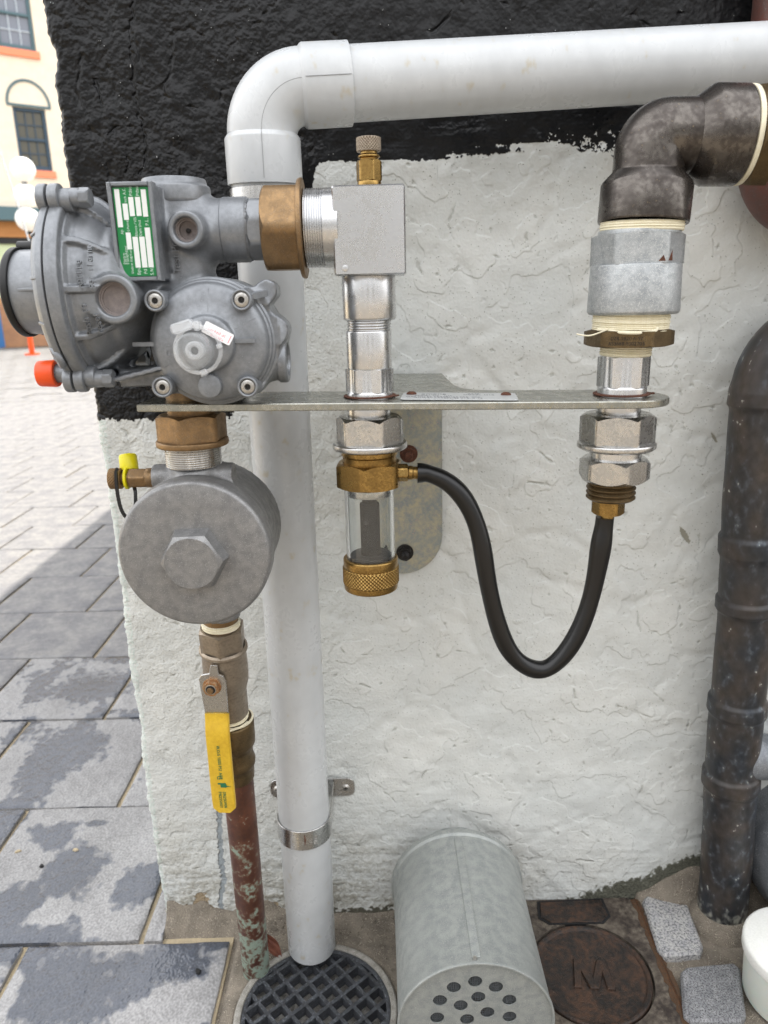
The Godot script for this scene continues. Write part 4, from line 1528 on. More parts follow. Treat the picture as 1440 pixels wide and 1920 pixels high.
func build_regulator() -> void:
	var t := thing("gas_regulator", "grey cast gas pressure regulator with green name plate and orange plug", "gas regulator", Vector3(-0.176, 0.838, 0.235))
	var m := MB.new()
	var f := func(p: Vector3) -> float:
		# upright barrel
		var d: float = maxf(Vector2(p.x + 0.1785, p.z - 0.234).length() - 0.0298, absf(p.y - 0.936) - 0.082)
		# outlet arm to the right
		var e: float = maxf(Vector2(p.y - 0.9865, p.z - 0.235).length() - 0.0268, absf(p.x + 0.1455) - 0.0335)
		d = smin(d, e, 0.010)
		# bell of the diaphragm housing
		var hr := Vector2(p.y - 0.9375, p.z - 0.250).length()
		var k := clampf((p.x + 0.257) / 0.080, 0.0, 1.0)
		var rx := 0.0785 - 0.003 * k - 0.115 * pow(maxf(0.0, k - 0.16), 1.5)
		var bell := maxf((hr - rx) * 0.55, maxf(-0.2610 - p.x, p.x + 0.178))
		# hollow flutes round the bell's shoulder
		var an := atan2(p.y - 0.9375, p.z - 0.25)
		var rib := absf(fposmod(an * 3.0 / PI * 2.0 + 0.5, 1.0) - 0.5)
		if p.x < -0.219 and p.x > -0.250 and rib > 0.06:
			bell += 0.0030 * smoothstep(0.06, 0.10, rib) * smoothstep(-0.251, -0.247, p.x) * (1.0 - smoothstep(-0.228, -0.219, p.x))
		d = smin(d, bell, 0.009)
		# pad behind the name plate
		var q := Vector3(absf(p.x + 0.1990) - 0.0165, absf(p.y - 0.9815) - 0.0365, absf(p.z - 0.2655) - 0.0275)
		var bx: float = Vector3(maxf(q.x, 0), maxf(q.y, 0), maxf(q.z, 0)).length() + minf(maxf(q.x, maxf(q.y, q.z)), 0.0) - 0.001
		d = smin(d, bx, 0.005)
		# test point bosses
		d = smin(d, maxf(Vector2(p.x + 0.1600, p.y - 0.9838).length() - 0.0146, absf(p.z - 0.258) - 0.027), 0.007)
		var fl: float = Vector2(p.x + 0.2165, p.y - 0.9292).length()
		d = smin(d, maxf(fl - 0.0180 - 0.002 * smoothstep(0.304, 0.310, p.z), absf(p.z - 0.281) - 0.035), 0.006)
		# base of the round cover with its lobes and side port
		var cv: float = maxf(Vector2(p.x + 0.1435, p.y - 0.8905).length() - 0.0555, absf(p.z - 0.255) - 0.027)
		cv = smin(cv, maxf(Vector2(p.x + 0.0965, p.y - 0.9330).length() - 0.0095, absf(p.z - 0.268) - 0.014), 0.010)
		cv = smin(cv, maxf(Vector2(p.x + 0.0885, p.y - 0.9005).length() - 0.0085, absf(p.z - 0.266) - 0.014), 0.014)
		cv = smin(cv, maxf(Vector2(p.y - 0.8735, p.z - 0.262).length() - 0.0185, absf(p.x + 0.110) - 0.026), 0.006)
		for s in [Vector2(-0.1855, 0.9272), Vector2(-0.1135, 0.9262), Vector2(-0.1868, 0.8560), Vector2(-0.1140, 0.8545)]:
			cv = smin(cv, maxf(Vector2(p.x - s.x, p.y - s.y).length() - 0.0086, absf(p.z - 0.283) - (0.024 if s.y > 0.92 and s.x > -0.15 else 0.0215)), 0.006)
		d = smin(d, cv, 0.006)
		# machined foot and the web under the bell
		var w := Vector3(absf(p.x + 0.205) - 0.030, absf(p.y - 0.861) - 0.008, absf(p.z - 0.250) - 0.020)
		d = smin(d, Vector3(maxf(w.x, 0), maxf(w.y, 0), maxf(w.z, 0)).length() + minf(maxf(w.x, maxf(w.y, w.z)), 0.0), 0.006)
		var line: float = 0.8575 + (p.x + 0.252) * 0.22
		var fin := Vector3(absf(p.x + 0.215) - 0.045, absf(p.y - line) - 0.0022, absf(p.z - 0.262) - 0.035)
		d = smin(d, Vector3(maxf(fin.x, 0), maxf(fin.y, 0), maxf(fin.z, 0)).length() + minf(maxf(fin.x, maxf(fin.y, fin.z)), 0.0), 0.003)
		# bores
		d = maxf(d, -maxf(Vector2(p.x + 0.1600, p.y - 0.9838).length() - 0.0098, 0.271 - p.z))
		d = maxf(d, -maxf(fl - 0.0135, 0.3062 - p.z))
		d = maxf(d, -maxf(Vector2(p.y - 0.8735, p.z - 0.262).length() - 0.0135, -0.092 - p.x))
		return d
	sdf_mesh(m, Vector3(-0.292, 0.846, 0.165), Vector3(-0.078, 1.024, 0.334), 0.0020, f)
	var body := part(t, "cast_body", m, M.cast)
	# rim on top of the barrel
	m = MB.new()
	lathe(m, ax(Vector3(-0.1785, 1.008, 0.234), Vector3.UP), [Vector2(0.0296, 0.0), Vector2(0.0312, 0.0025), Vector2(0.0312, 0.0145), Vector2(0.0285, 0.0165), Vector2(0.0275, 0.0215), Vector2(0, 0.0215)], 56, 0.0012)
	lathe(m, ax(Vector3(-0.183, 1.0295, 0.236), Vector3.UP), [Vector2(0.016, 0.0), Vector2(0.015, 0.0012), Vector2(0, 0.0012)], 40, 0.0005)
	part(t, "top_cap", m, M.cast)
	# outlet arm: rim, groove and faceted sleeve
	m = MB.new()
	lathe(m, ax(Vector3(-0.137, 0.9865, 0.235), Vector3(1, 0, 0)), [Vector2(0.0265, 0.0), Vector2(0.0278, 0.001), Vector2(0.0278, 0.0215), Vector2(0.0262, 0.0235), Vector2(0, 0.0235)], 56, 0.0010)
	part(t, "outlet_rim", m, M.cast)
	m = MB.new()
	hexm(m, ax(Vector3(-0.1130, 0.9865, 0.235), Vector3(1, 0, 0)), 0.0515, 0.020, 0.0, 0.003, 8, 0.30)
	part(t, "outlet_sleeve", m, M.cast_light)
	# diaphragm housing: two flanges with a dark joint, left cover, spring barrel
	var xa := Vector3(-1, 0, 0)
	var c := Vector3(-0.2550, 0.9370, 0.251)
	m = MB.new()
	lathe(m, ax(c, xa), [Vector2(0.070, -0.004), Vector2(0.0835, -0.003), Vector2(0.0850, 0.0), Vector2(0.0850, 0.0072), Vector2(0.076, 0.0072)], 96, 0.0012)
	part(t, "housing_flange", m, M.cast)
	m = MB.new()
	lathe(m, ax(c, xa), [Vector2(0.0820, 0.0060), Vector2(0.0825, 0.0062), Vector2(0.0825, 0.0088), Vector2(0.0820, 0.009)], 96)
	part(t, "joint_seam", m, M.hole)
	m = MB.new()
	lathe(m, ax(c, xa), [Vector2(0.076, 0.0085), Vector2(0.0850, 0.0085), Vector2(0.0850, 0.0140), Vector2(0.0815, 0.0145), Vector2(0.0800, 0.0175), Vector2(0.0760, 0.0205), Vector2(0.0600, 0.0265), Vector2(0.040, 0.0295), Vector2(0.036, 0.030), Vector2(0, 0.031)], 96, 0.0014)
	var cover := part(t, "housing_cover", m, M.cast_light)
	m = MB.new()
	for k in 14:   # small gussets behind the rim
		var a := TAU * k / 14.0 + 0.12
		var dir := Vector3(0, sin(a), cos(a))
		var poly := PackedVector2Array([Vector2(-0.001, 0.0800), Vector2(-0.001, 0.0845), Vector2(0.006, 0.0790), Vector2(0.006, 0.0750)])
		extr(m, Transform3D(Basis(xa, dir, xa.cross(dir)), c + xa * 0.0145 - xa.cross(dir) * 0.0012), poly, 0.0024, 0.0004)
	part(cover, "gussets", m, M.cast_light)
	m = MB.new()
	lathe(m, ax(c + xa * 0.0265, xa), [Vector2(0.040, 0.0), Vector2(0.0368, 0.003), Vector2(0.0362, 0.0335), Vector2(0, 0.0335)], 72, 0.001)
	for a in [0.05, 1.7, -1.5, 3.1]:
		var dir := Vector3(0, sin(a), cos(a))
		extr(m, Transform3D(Basis(xa, dir, xa.cross(dir)), c + xa * 0.031 - xa.cross(dir) * 0.0012), PackedVector2Array([Vector2(0, 0.035), Vector2(0, 0.0405), Vector2(0.020, 0.037), Vector2(0.020, 0.035)]), 0.0024, 0.0005)
	part(t, "spring_barrel", m, M.cast_light)
	m = MB.new()
	lathe(m, ax(c + xa * 0.0590, xa), [Vector2(0.0365, 0.0), Vector2(0.0384, 0.0004), Vector2(0.0388, 0.0055), Vector2(0.037, 0.0075), Vector2(0, 0.008)], 72, 0.0010)
	part(t, "black_end_cap", m, M.black_plastic)
	m = MB.new()
	cyl(m, c + xa * 0.064 + Vector3(0, 0.0385, -0.006), c + xa * 0.037 + Vector3(0, 0.0385, -0.006), 0.0055)
	part(t, "cap_eyelet", m, M.black_plastic)
	# flange lugs with bolts
	for l in [[0.98, 0.0860], [-1.02, 0.0860], [2.3, 0.0860], [-2.3, 0.0860], [3.9, 0.085]]:
		var dir := Vector3(0, sin(l[0]), cos(l[0]))
		m = MB.new()
		cyl(m, c + dir * l[1] + xa * -0.001, c + dir * l[1] + xa * 0.0072, 0.0112, -1, 0.0014)
		cyl(m, c + dir * l[1] + xa * 0.0090, c + dir * l[1] + xa * 0.0165, 0.0112, -1, 0.0014)
		cyl(m, c + dir * (l[1] - 0.002) + xa * -0.010, c + dir * (l[1] - 0.002) + xa * 0.0, 0.0092, -1, 0.0014)
		part(t, "flange_lug", m, M.cast)
		m = MB.new()
		cyl(m, c + dir * l[1] - xa * 0.0165, c + dir * l[1] - xa * 0.009, 0.0072, -1, 0.0005)
		hexm(m, ax(c + dir * l[1] - xa * 0.0245, xa), 0.0135, 0.0085, 0.0, 0.0015)
		part(t, "flange_bolt", m, M.cast)
	# sealing ear on the cover's rim
	m = MB.new()
	var se := Vector3(0, sin(-0.72), cos(-0.72))
	lathe(m, ax(c + se * 0.0805 + xa * 0.014, (xa + se * 0.7).normalized()), [Vector2(0.004, -0.002), Vector2(0.0095, -0.002), Vector2(0.0105, 0.0005), Vector2(0.0095, 0.0035), Vector2(0.0065, 0.0035), Vector2(0.006, 0.0015), Vector2(0, 0.0015)], 32, 0.0006)
	part(t, "sealing_ear", m, M.cast)
	# orange plug
	m = MB.new()
	var op := Vector3(-0.2855, 0.8668, 0.270)
	cyl(m, op + Vector3(0.020, 0, 0), op + Vector3(-0.008, 0, 0), 0.0082)
	part(t, "breather_stub", m, M.cast)
	m = MB.new()
	lathe(m, ax(op + Vector3(-0.004, 0, 0), xa), [Vector2(0.0085, 0.0), Vector2(0.0118, 0.0), Vector2(0.0121, 0.002), Vector2(0.0113, 0.0165), Vector2(0, 0.0165)], 40, 0.0014)
	part(t, "orange_plug", m, M.orange)
	# bore faces and rings of the test points
	for b in [[Vector3(-0.2165, 0.9292, 0.3065), 0.0110, 0.0009], [Vector3(-0.1600, 0.9838, 0.2712), 0.0075, 0.004]]:
		m = MB.new()
		lathe(m, ax(b[0], Vector3(0, 0, 1)), [Vector2(0, 0.0005), Vector2(b[1], 0.0005), Vector2(b[1], b[2] + 0.0015), Vector2(b[1] + 0.0014, b[2] + 0.0015), Vector2(b[1] + 0.0014, b[2] + 0.0032), Vector2(b[1] + 0.0026, b[2] + 0.0034)], 40, 0.0003)
		part(t, "test_point_plug", m, M.plug_face)
	for b in [[Vector3(-0.2165, 0.9292, 0.3142), 0.0136, 0.0198], [Vector3(-0.1600, 0.9838, 0.2835), 0.0100, 0.0152]]:
		m = MB.new()
		lathe(m, ax(b[0], Vector3(0, 0, 1)), [Vector2(b[1], -0.006), Vector2(b[1], 0.0010), Vector2(b[1] + 0.0012, 0.0022), Vector2(b[2] - 0.0012, 0.0022), Vector2(b[2], 0.0006), Vector2(b[2] - 0.0002, -0.005), Vector2(b[2] - 0.002, -0.0068)], 48, 0.0008)
		part(t, "test_point_rim", m, M.cast)
	m = MB.new()
	cyl(m, Vector3(-0.1603, 0.9836, 0.2715), Vector3(-0.1603, 0.9836, 0.2745), 0.002)
	part(t, "test_point_nipple", m, M.black_steel)
	# side port rim
	m = MB.new()
	lathe(m, ax(Vector3(-0.0905, 0.8735, 0.262), Vector3(1, 0, 0)), [Vector2(0.0190, -0.002), Vector2(0.0205, 0.0), Vector2(0.0205, 0.0055), Vector2(0.019, 0.0075), Vector2(0.0145, 0.0075), Vector2(0.0140, 0.004), Vector2(0, 0.003)], 48, 0.0008)
	part(t, "side_port", m, M.cast)
	# round front cover
	var fc := Vector3(-0.1450, 0.8915, 0.281)
	m = MB.new()
	lathe(m, ax(fc, Vector3(0, 0, 1)), [Vector2(0.0545, -0.002), Vector2(0.0545, 0.0035), Vector2(0.0522, 0.0045), Vector2(0.0520, 0.0085), Vector2(0.0500, 0.0095), Vector2(0.0497, 0.0130), Vector2(0.0475, 0.0165), Vector2(0.0440, 0.0185), Vector2(0.036, 0.0205), Vector2(0.0255, 0.0225), Vector2(0.0235, 0.0240), Vector2(0.0225, 0.0285), Vector2(0.0195, 0.0300), Vector2(0, 0.0300)], 96, 0.0012)
	var front := part(t, "front_cover", m, M.cast)
	m = MB.new()
	for k in 6:
		var a := TAU * k / 6.0 + 0.45
		var dir := Vector3(cos(a), sin(a), 0)
		tube(m, [fc + dir * 0.026 + Vector3(0, 0, 0.0224), fc + dir * 0.0445 + Vector3(0, 0, 0.0184), fc + dir * 0.0503 + Vector3(0, 0, 0.0115)], 0.0003, 6)
	bar(m, fc + Vector3(0.020, 0.0015, 0.0225), fc + Vector3(0.040, 0.0015, 0.0215), 0.0035, 0.006, Vector3(0, 0, 1), 0.0008)
	bar(m, fc + Vector3(-0.068, 0.000, 0.006), fc + Vector3(-0.046, 0.000, 0.013), 0.0035, 0.006, Vector3(0, 0, 1), 0.0008)
	part(front, "cover_ribs", m, M.cast)
	m = MB.new()
	add_text(m, "FULL", 0.0085, 0.0012, Transform3D(Basis(Vector3(0, 0, 1), PI / 2), fc + Vector3(-0.0335, -0.010, 0.0205)))
	add_text(m, "10", 0.0085, 0.0012, Transform3D(Basis(Vector3(0, 0, 1), PI / 2), fc + Vector3(-0.0255, -0.006, 0.0215)))
	part(front, "raised_lettering", m, M.cast)
	m = MB.new()
	cyl(m, fc + Vector3(-0.001, -0.0355, 0.012), fc + Vector3(-0.001, -0.0355, 0.0275), 0.0103, 0.0099, 0.0012)
	part(t, "cover_stub", m, M.cast)
	# screws of the cover
	for s in [Vector3(-0.1855, 0.9272, 0.3045), Vector3(-0.1135, 0.9262, 0.307), Vector3(-0.1868, 0.8560, 0.3045), Vector3(-0.1140, 0.8545, 0.3045)]:
		m = MB.new()
		var big := 1.25 if s.x == -0.1135 else 1.0
		lathe(m, ax(s, Vector3(0, 0, 1)), [Vector2(0.0066 * big, -0.003), Vector2(0.0066 * big, 0.0022), Vector2(0.0078 * big, 0.0030), Vector2(0.0089 * big, 0.0020), Vector2(0.0089 * big, -0.008)], 36, 0.0005)
		part(t, "screw_boss", m, M.cast)
		m = MB.new()
		lathe(m, ax(s - Vector3(0, 0, 0.001 * big * big * big), Vector3(0, 0, 1)), [Vector2(0.0060, -0.001), Vector2(0.0062, 0.0022), Vector2(0.0026, 0.0030), Vector2(0.0022, 0.0012), Vector2(0, 0.0010)], 30, 0.0005)
		part(t, "cover_screw", m, M.steel)
		m = MB.new()
		hexm(m, ax(s - Vector3(0, 0, 0.001 * big * big * big) + Vector3(0, 0, 0.0009), Vector3(0, 0, 1)), 0.0036, 0.0009, 0, 0, 6, s.x * 40.0)
		part(t, "screw_socket", m, M.black_steel)
	m = MB.new()
	bar(m, Vector3(-0.108, 0.9285, 0.300), Vector3(-0.0975, 0.9315, 0.284), 0.009, 0.005, Vector3(0, 1, 0), 0.001)
	part(t, "boss_rib", m, M.cast)
	# clear plastic dial cover
	var dc := Vector3(-0.1515, 0.8870, 0.311)
	m = MB.new()
	lathe(m, ax(dc, Vector3(0.03, 0.01, 1)), [Vector2(0.0172, 0.0), Vector2(0.0205, 0.0), Vector2(0.0205, 0.0045), Vector2(0.0192, 0.0050), Vector2(0.0172, 0.0050), Vector2(0.0172, 0.0)], 56, 0.0004)
	part(t, "clear_collar", m, M.frost)
	m = MB.new()
	lathe(m, ax(dc + Vector3(-0.0012, -0.0002, 0.001), Vector3(-0.02, -0.02, 1)), [Vector2(0.0150, 0.0), Vector2(0.0150, 0.0190), Vector2(0.0135, 0.0205), Vector2(0, 0.0205)], 56, 0.0006)
	part(t, "clear_cup", m, M.clear)
	m = MB.new()
	lathe(m, ax(dc + Vector3(-0.0012, -0.0002, 0.001), Vector3(0, 0, 1)), [Vector2(0.0034, 0.003), Vector2(0.0034, 0.0105), Vector2(0.0042, 0.0120), Vector2(0.0072, 0.0118), Vector2(0.0080, 0.0090), Vector2(0.0080, 0.0)], 48, 0.001)
	part(t, "dial_ring", m, M.frost)
	m = MB.new()
	lathe(m, ax(dc + Vector3(-0.0012, -0.0002, 0.001), Vector3(0, 0, 1)), [Vector2(0.0033, 0.0), Vector2(0.0033, 0.008), Vector2(0, 0.0075)], 24, 0.0006)
	part(t, "dial_pin", m, M.black_steel)
	m = MB.new()
	var hb := Basis(Vector3(0, 0, 1), 0.28)
	extr(m, Transform3D(hb, dc + Vector3(-0.0175, 0.0125, 0.004)), rrect(0, 0, 0.019, 0.0085, 0.003), 0.010, 0.0015)
	extr(m, Transform3D(hb, dc + Vector3(0.001, 0.0150, 0.006)), rrect(0, 0, 0.0065, 0.008, 0.003), 0.009, 0.0015)
	part(t, "clear_hinge", m, M.frost)
	m = MB.new()
	extr(m, Transform3D(Basis(Vector3(0, 0, 1), 0.4), dc + Vector3(0.0015, -0.0225, 0.001)), rrect(0, 0, 0.006, 0.0055, 0.0012), 0.005, 0.0008)
	extr(m, Transform3D(Basis(Vector3(0, 0, 1), 0.2), dc + Vector3(0.0165, 0.0005, 0.001)), rrect(0, 0, 0.0045, 0.0035, 0.0008), 0.0065, 0.0006)
	part(t, "clear_catch", m, M.frost)
	# small sticker with red print
	m = MB.new()
	var st := Transform3D(Basis(Vector3(0, 0, 1), -0.50) * Basis(Vector3(1, 0, 0), -0.25), Vector3(-0.1455, 0.9060, 0.3125))
	extr(m, st, rrect(0, -0.005, 0.0255, 0.005, 0.0012), 0.0004, 0.0001)
	var stk := part(t, "sticker", m, M.paper)
	m = MB.new()
	add_text(m, "Locked at", 0.0036, 0.0001, st * Transform3D(Basis.IDENTITY, Vector3(0.004, 0.0004, 0.0004)))
	add_text(m, "2.75 kPa", 0.0030, 0.0001, st * Transform3D(Basis.IDENTITY, Vector3(0.008, -0.0032, 0.0004)))
	extr(m, st, rrect(0.0232, -0.0036, 0.0238, 0.0032), 0.00055, 0.0001)
	part(stk, "red_print", m, M.pink_print)
	# green name plate in its frame
	var np := Vector3(-0.2135, 0.9470, 0.2950)
	m = MB.new()
	box(m, np, np + Vector3(0.029, 0.069, 0.0009), 0.0002)
	var plate := part(t, "name_plate", m, M.green)
	var nx := func(u: float, v: float) -> Vector3:   # fractions of the plate: u from the left, v from the top
		return np + Vector3(0.029 * u, 0.069 * (1.0 - v), 0.0010)
	m = MB.new()
	for r in [[0.05, 0.02, 0.19, 0.44], [0.24, 0.18, 0.38, 0.36], [0.42, 0.11, 0.56, 0.32], [0.61, 0.11, 0.75, 0.32], [0.79, 0.03, 0.93, 0.33], [0.24, 0.50, 0.38, 0.69], [0.42, 0.55, 0.57, 0.90], [0.61, 0.55, 0.76, 0.90], [0.79, 0.45, 0.94, 0.90]]:
		var a: Vector3 = nx.call(r[0], r[3])
		var b: Vector3 = nx.call(r[2], r[1])
		box(m, a, b + Vector3(0, 0, 0.00012), 0.00003)
	part(plate, "blank_fields", m, M.white_print)
	m = MB.new()
	for s in [["Pietro", 0.13, 0.86, 0.0034], ["Fiorentini", 0.21, 0.86, 0.0034], ["Made in Italy", 0.32, 0.97, 0.0022], ["C/Pumin", 0.325, 0.79, 0.0024], ["Ap", 0.14, 0.52, 0.0030], ["Q Pumax", 0.325, 0.495, 0.0024], ["inch", 0.335, 0.170, 0.0026], ["A.C.", 0.325, 0.085, 0.0032], ["Pdso", 0.50, 0.100, 0.0034], ["Pdsu", 0.69, 0.100, 0.0034], ["Blocco / VIS", 0.545, 0.545, 0.0028], ["Slam shut", 0.665, 0.545, 0.0028], ["P.L.", 0.87, 0.430, 0.0036], ["Bpu", 0.50, 0.985, 0.0036], ["Pd", 0.69, 0.975, 0.0036], ["S.N.", 0.87, 0.99, 0.0036]]:
		var o: Vector3 = nx.call(s[1], s[2])
		add_text(m, s[0], s[3], 0.0002, Transform3D(Basis(Vector3(0, 0, 1), PI / 2), o + Vector3(0, 0, 0.00006)))
	part(plate, "plate_lettering", m, M.pale_print)
	m = MB.new()
	var fr := [[-0.2173, 0.9432, -0.2140, 1.0198], [-0.1840, 0.9432, -0.1807, 1.0198], [-0.2140, 0.9432, -0.1840, 0.9465], [-0.2140, 1.0165, -0.1840, 1.0198]]
	for q in fr:
		box(m, Vector3(q[0], q[1], 0.285), Vector3(q[2], q[3], 0.2985), 0.0007)
	part(t, "name_plate_frame", m, M.cast)
	# raised lettering of the casting
	m = MB.new()
	add_text(m, "Test Point", 0.0082, 0.006, Transform3D(Basis(Vector3(0, 1, 0), 0.2) * Basis(Vector3(0, 0, 1), PI / 2), Vector3(-0.1752, 0.9500, 0.2650)))
	var wb := Basis(Vector3(0, 1, 0), 0.95)
	var add_bell := func(s: String, size: float, ang0: float, x: float, r: float) -> void:
		# letters set one by one round the bell, facing outwards
		for k in s.length():
			var a: float = ang0 + k * size * 0.56 / r
			var dir := Vector3(0, sin(a), cos(a))
			var along := Vector3(0, cos(a), -sin(a))
			var bs := Basis(along, Vector3(-1, 0, 0), dir)
			add_text(m, s[k], size, 0.0028, Transform3D(bs, Vector3(x, 0.9375, 0.250) + dir * r))
	add_bell.call("Aprire", 0.0068, 0.0, -0.2385, 0.0745)
	add_bell.call("per riarmo", 0.0062, 0.0, -0.2300, 0.0735)
	add_bell.call("Push to", 0.0066, -0.50, -0.2385, 0.0745)
	add_bell.call("reset", 0.0064, -0.49, -0.2300, 0.0735)
	part(body, "cast_lettering", m, M.cast)
	# union to the test block
	m = MB.new()
	hexm(m, ax(Vector3(-0.1005, 0.9860, 0.235), Vector3(1, 0, 0)), 0.0690, 0.0325, 0.0, 0.004, 6, 0.52)
	part(t, "union_nut", m, M.brass_dull)
	m = MB.new()
	lathe(m, ax(Vector3(-0.0690, 0.9860, 0.235), Vector3(1, 0, 0)), [Vector2(0.030, 0), Vector2(0.0415, 0.0), Vector2(0.0425, 0.002), Vector2(0.0425, 0.0042), Vector2(0.030, 0.0045)], 64, 0.0007)
	part(t, "nut_collar", m, M.brass_dull)
	# short spigot down through the bracket
	m = MB.new()
	cyl(m, Vector3(-0.182, 0.812, 0.235), Vector3(-0.182, 0.858, 0.235), 0.0225)
	part(t, "inlet_spigot", m, M.brass_dull)

func smin(a: float, b: float, k: float) -> float:
	var h := maxf(k - absf(a - b), 0.0) / k
	return minf(a, b) - h * h * k * 0.25

func build_test_block() -> void:
	var t := thing("test_block", "bright aluminium square elbow block on its stem, with brass test nipple", "pipe fitting", Vector3(-0.009, 0.834, 0.235))
	var m := MB.new()
	extr(m, Transform3D(Basis(Vector3(0, 1, 0), -0.02), Vector3(-0.0055, 0, 0.2015)), rrect(-0.0312, 0.9445, 0.0312, 1.0175, 0.002, 3), 0.0660, 0.0012)
	part(t, "block", m, M.alu)
	m = MB.new()
	lathe(m, ax(Vector3(-0.0640, 0.9860, 0.235), Vector3(1, 0, 0)), thread(0.0338, 0.0, 0.0165, 0.0021, 0.0011) + [Vector2(0.0338, 0.017), Vector2(0.0338, 0.030)], 64)
	part(t, "threaded_inlet", m, M.alu)
	m = MB.new()
	cyl(m, Vector3(-0.0285, 0.9505, 0.2675), Vector3(-0.0285, 0.9505, 0.2687), 0.0026)
	part(t, "inspection_stamp", m, M.alu)
	# test nipple on top
	m = MB.new()
	cyl(m, Vector3(-0.0058, 1.0170, 0.235), Vector3(-0.0058, 1.0240, 0.235), 0.0105)
	hexm(m, ax(Vector3(-0.0058, 1.0240, 0.235), Vector3.UP), 0.0200, 0.0170, 0.0014, 0.0008, 6, 0.25)
	lathe(m, ax(Vector3(-0.0056, 1.0405, 0.235), Vector3.UP), [Vector2(0.0080, 0.0), Vector2(0.0080, 0.002), Vector2(0.0098, 0.003), Vector2(0.0098, 0.0042), Vector2(0.0075, 0.0055), Vector2(0.0075, 0.008)], 36, 0.0005)
	var np := part(t, "test_nipple", m, M.brass)
	m = MB.new()
	knurl(m, ax(Vector3(-0.0056, 1.0480, 0.235), Vector3.UP), 0.0104, 0.0115, 24, 0.0009)
	part(np, "knurled_cap", m, M.brass_grey)
	# stem
	m = MB.new()
	lathe(m, ax(Vector3(-0.0088, 0.9055, 0.235), Vector3.UP), [Vector2(0, 0), Vector2(0.0236, 0.0), Vector2(0.0245, 0.0025), Vector2(0.0245, 0.0390), Vector2(0, 0.039)], 64, 0.0012)
	part(t, "upper_sleeve", m, M.alu)
	m = MB.new()
	lathe(m, ax(Vector3(-0.0096, 0.8960, 0.235), Vector3.UP), thread(0.0207, 0.0, 0.0097, 0.0023, 0.0013), 56)
	part(t, "stem_thread", m, M.alu)
	m = MB.new()
	lathe(m, ax(Vector3(-0.0102, 0.8610, 0.235), Vector3.UP), [Vector2(0.0198, 0), Vector2(0.0211, 0.0008), Vector2(0.0211, 0.0346), Vector2(0.0195, 0.0355)], 64, 0.0006)
	lathe(m, ax(Vector3(-0.0108, 0.8330, 0.235), Vector3.UP), [Vector2(0.0214, 0.0), Vector2(0.0214, 0.006), Vector2(0.0203, 0.0075), Vector2(0.0200, 0.0290)], 64, 0.0006)
	part(t, "stem", m, M.alu)
	m = MB.new()
	hexm(m, ax(Vector3(-0.0106, 0.8395, 0.235), Vector3.UP), 0.0395, 0.0225, 0.001, 0.001, 6, 0.10)
	part(t, "spanner_flats", m, M.alu)
	m = MB.new()
	lathe(m, ax(Vector3(-0.0108, 0.8340, 0.235), Vector3.UP), [Vector2(0.0205, 0.0012), Vector2(0.0248, 0.0012), Vector2(0.0252, 0.0024), Vector2(0.0205, 0.003)], 48, 0.0004)
	bar(m, Vector3(0.0125, 0.8358, 0.240), Vector3(0.0160, 0.8360, 0.242), 0.006, 0.0014)
	part(t, "rusty_washer", m, M.rust)

func nut_set(t: Node3D, x: float, top: float, hex: float, h: float, fl: float, rot: float) -> void:
	var m := MB.new()
	cyl(m, Vector3(x, top - 0.002, 0.235), Vector3(x, 0.8290, 0.235), 0.0205)
	part(t, "neck", m, M.alu)
	m = MB.new()
	hexm(m, ax(Vector3(x, top - h, 0.235), Vector3.UP), hex, h, 0.0035, 0.0, 6, rot)
	part(t, "hex_nut", m, M.nickel)
	m = MB.new()
	lathe(m, ax(Vector3(x, top - h - 0.0068, 0.235), Vector3.UP), [Vector2(0.020, 0.0), Vector2(fl - 0.003, 0.0), Vector2(fl, 0.002), Vector2(fl, 0.0058), Vector2(fl - 0.001, 0.0072), Vector2(0.026, 0.0072)], 64, 0.0008)
	part(t, "nut_flange", m, M.nickel)

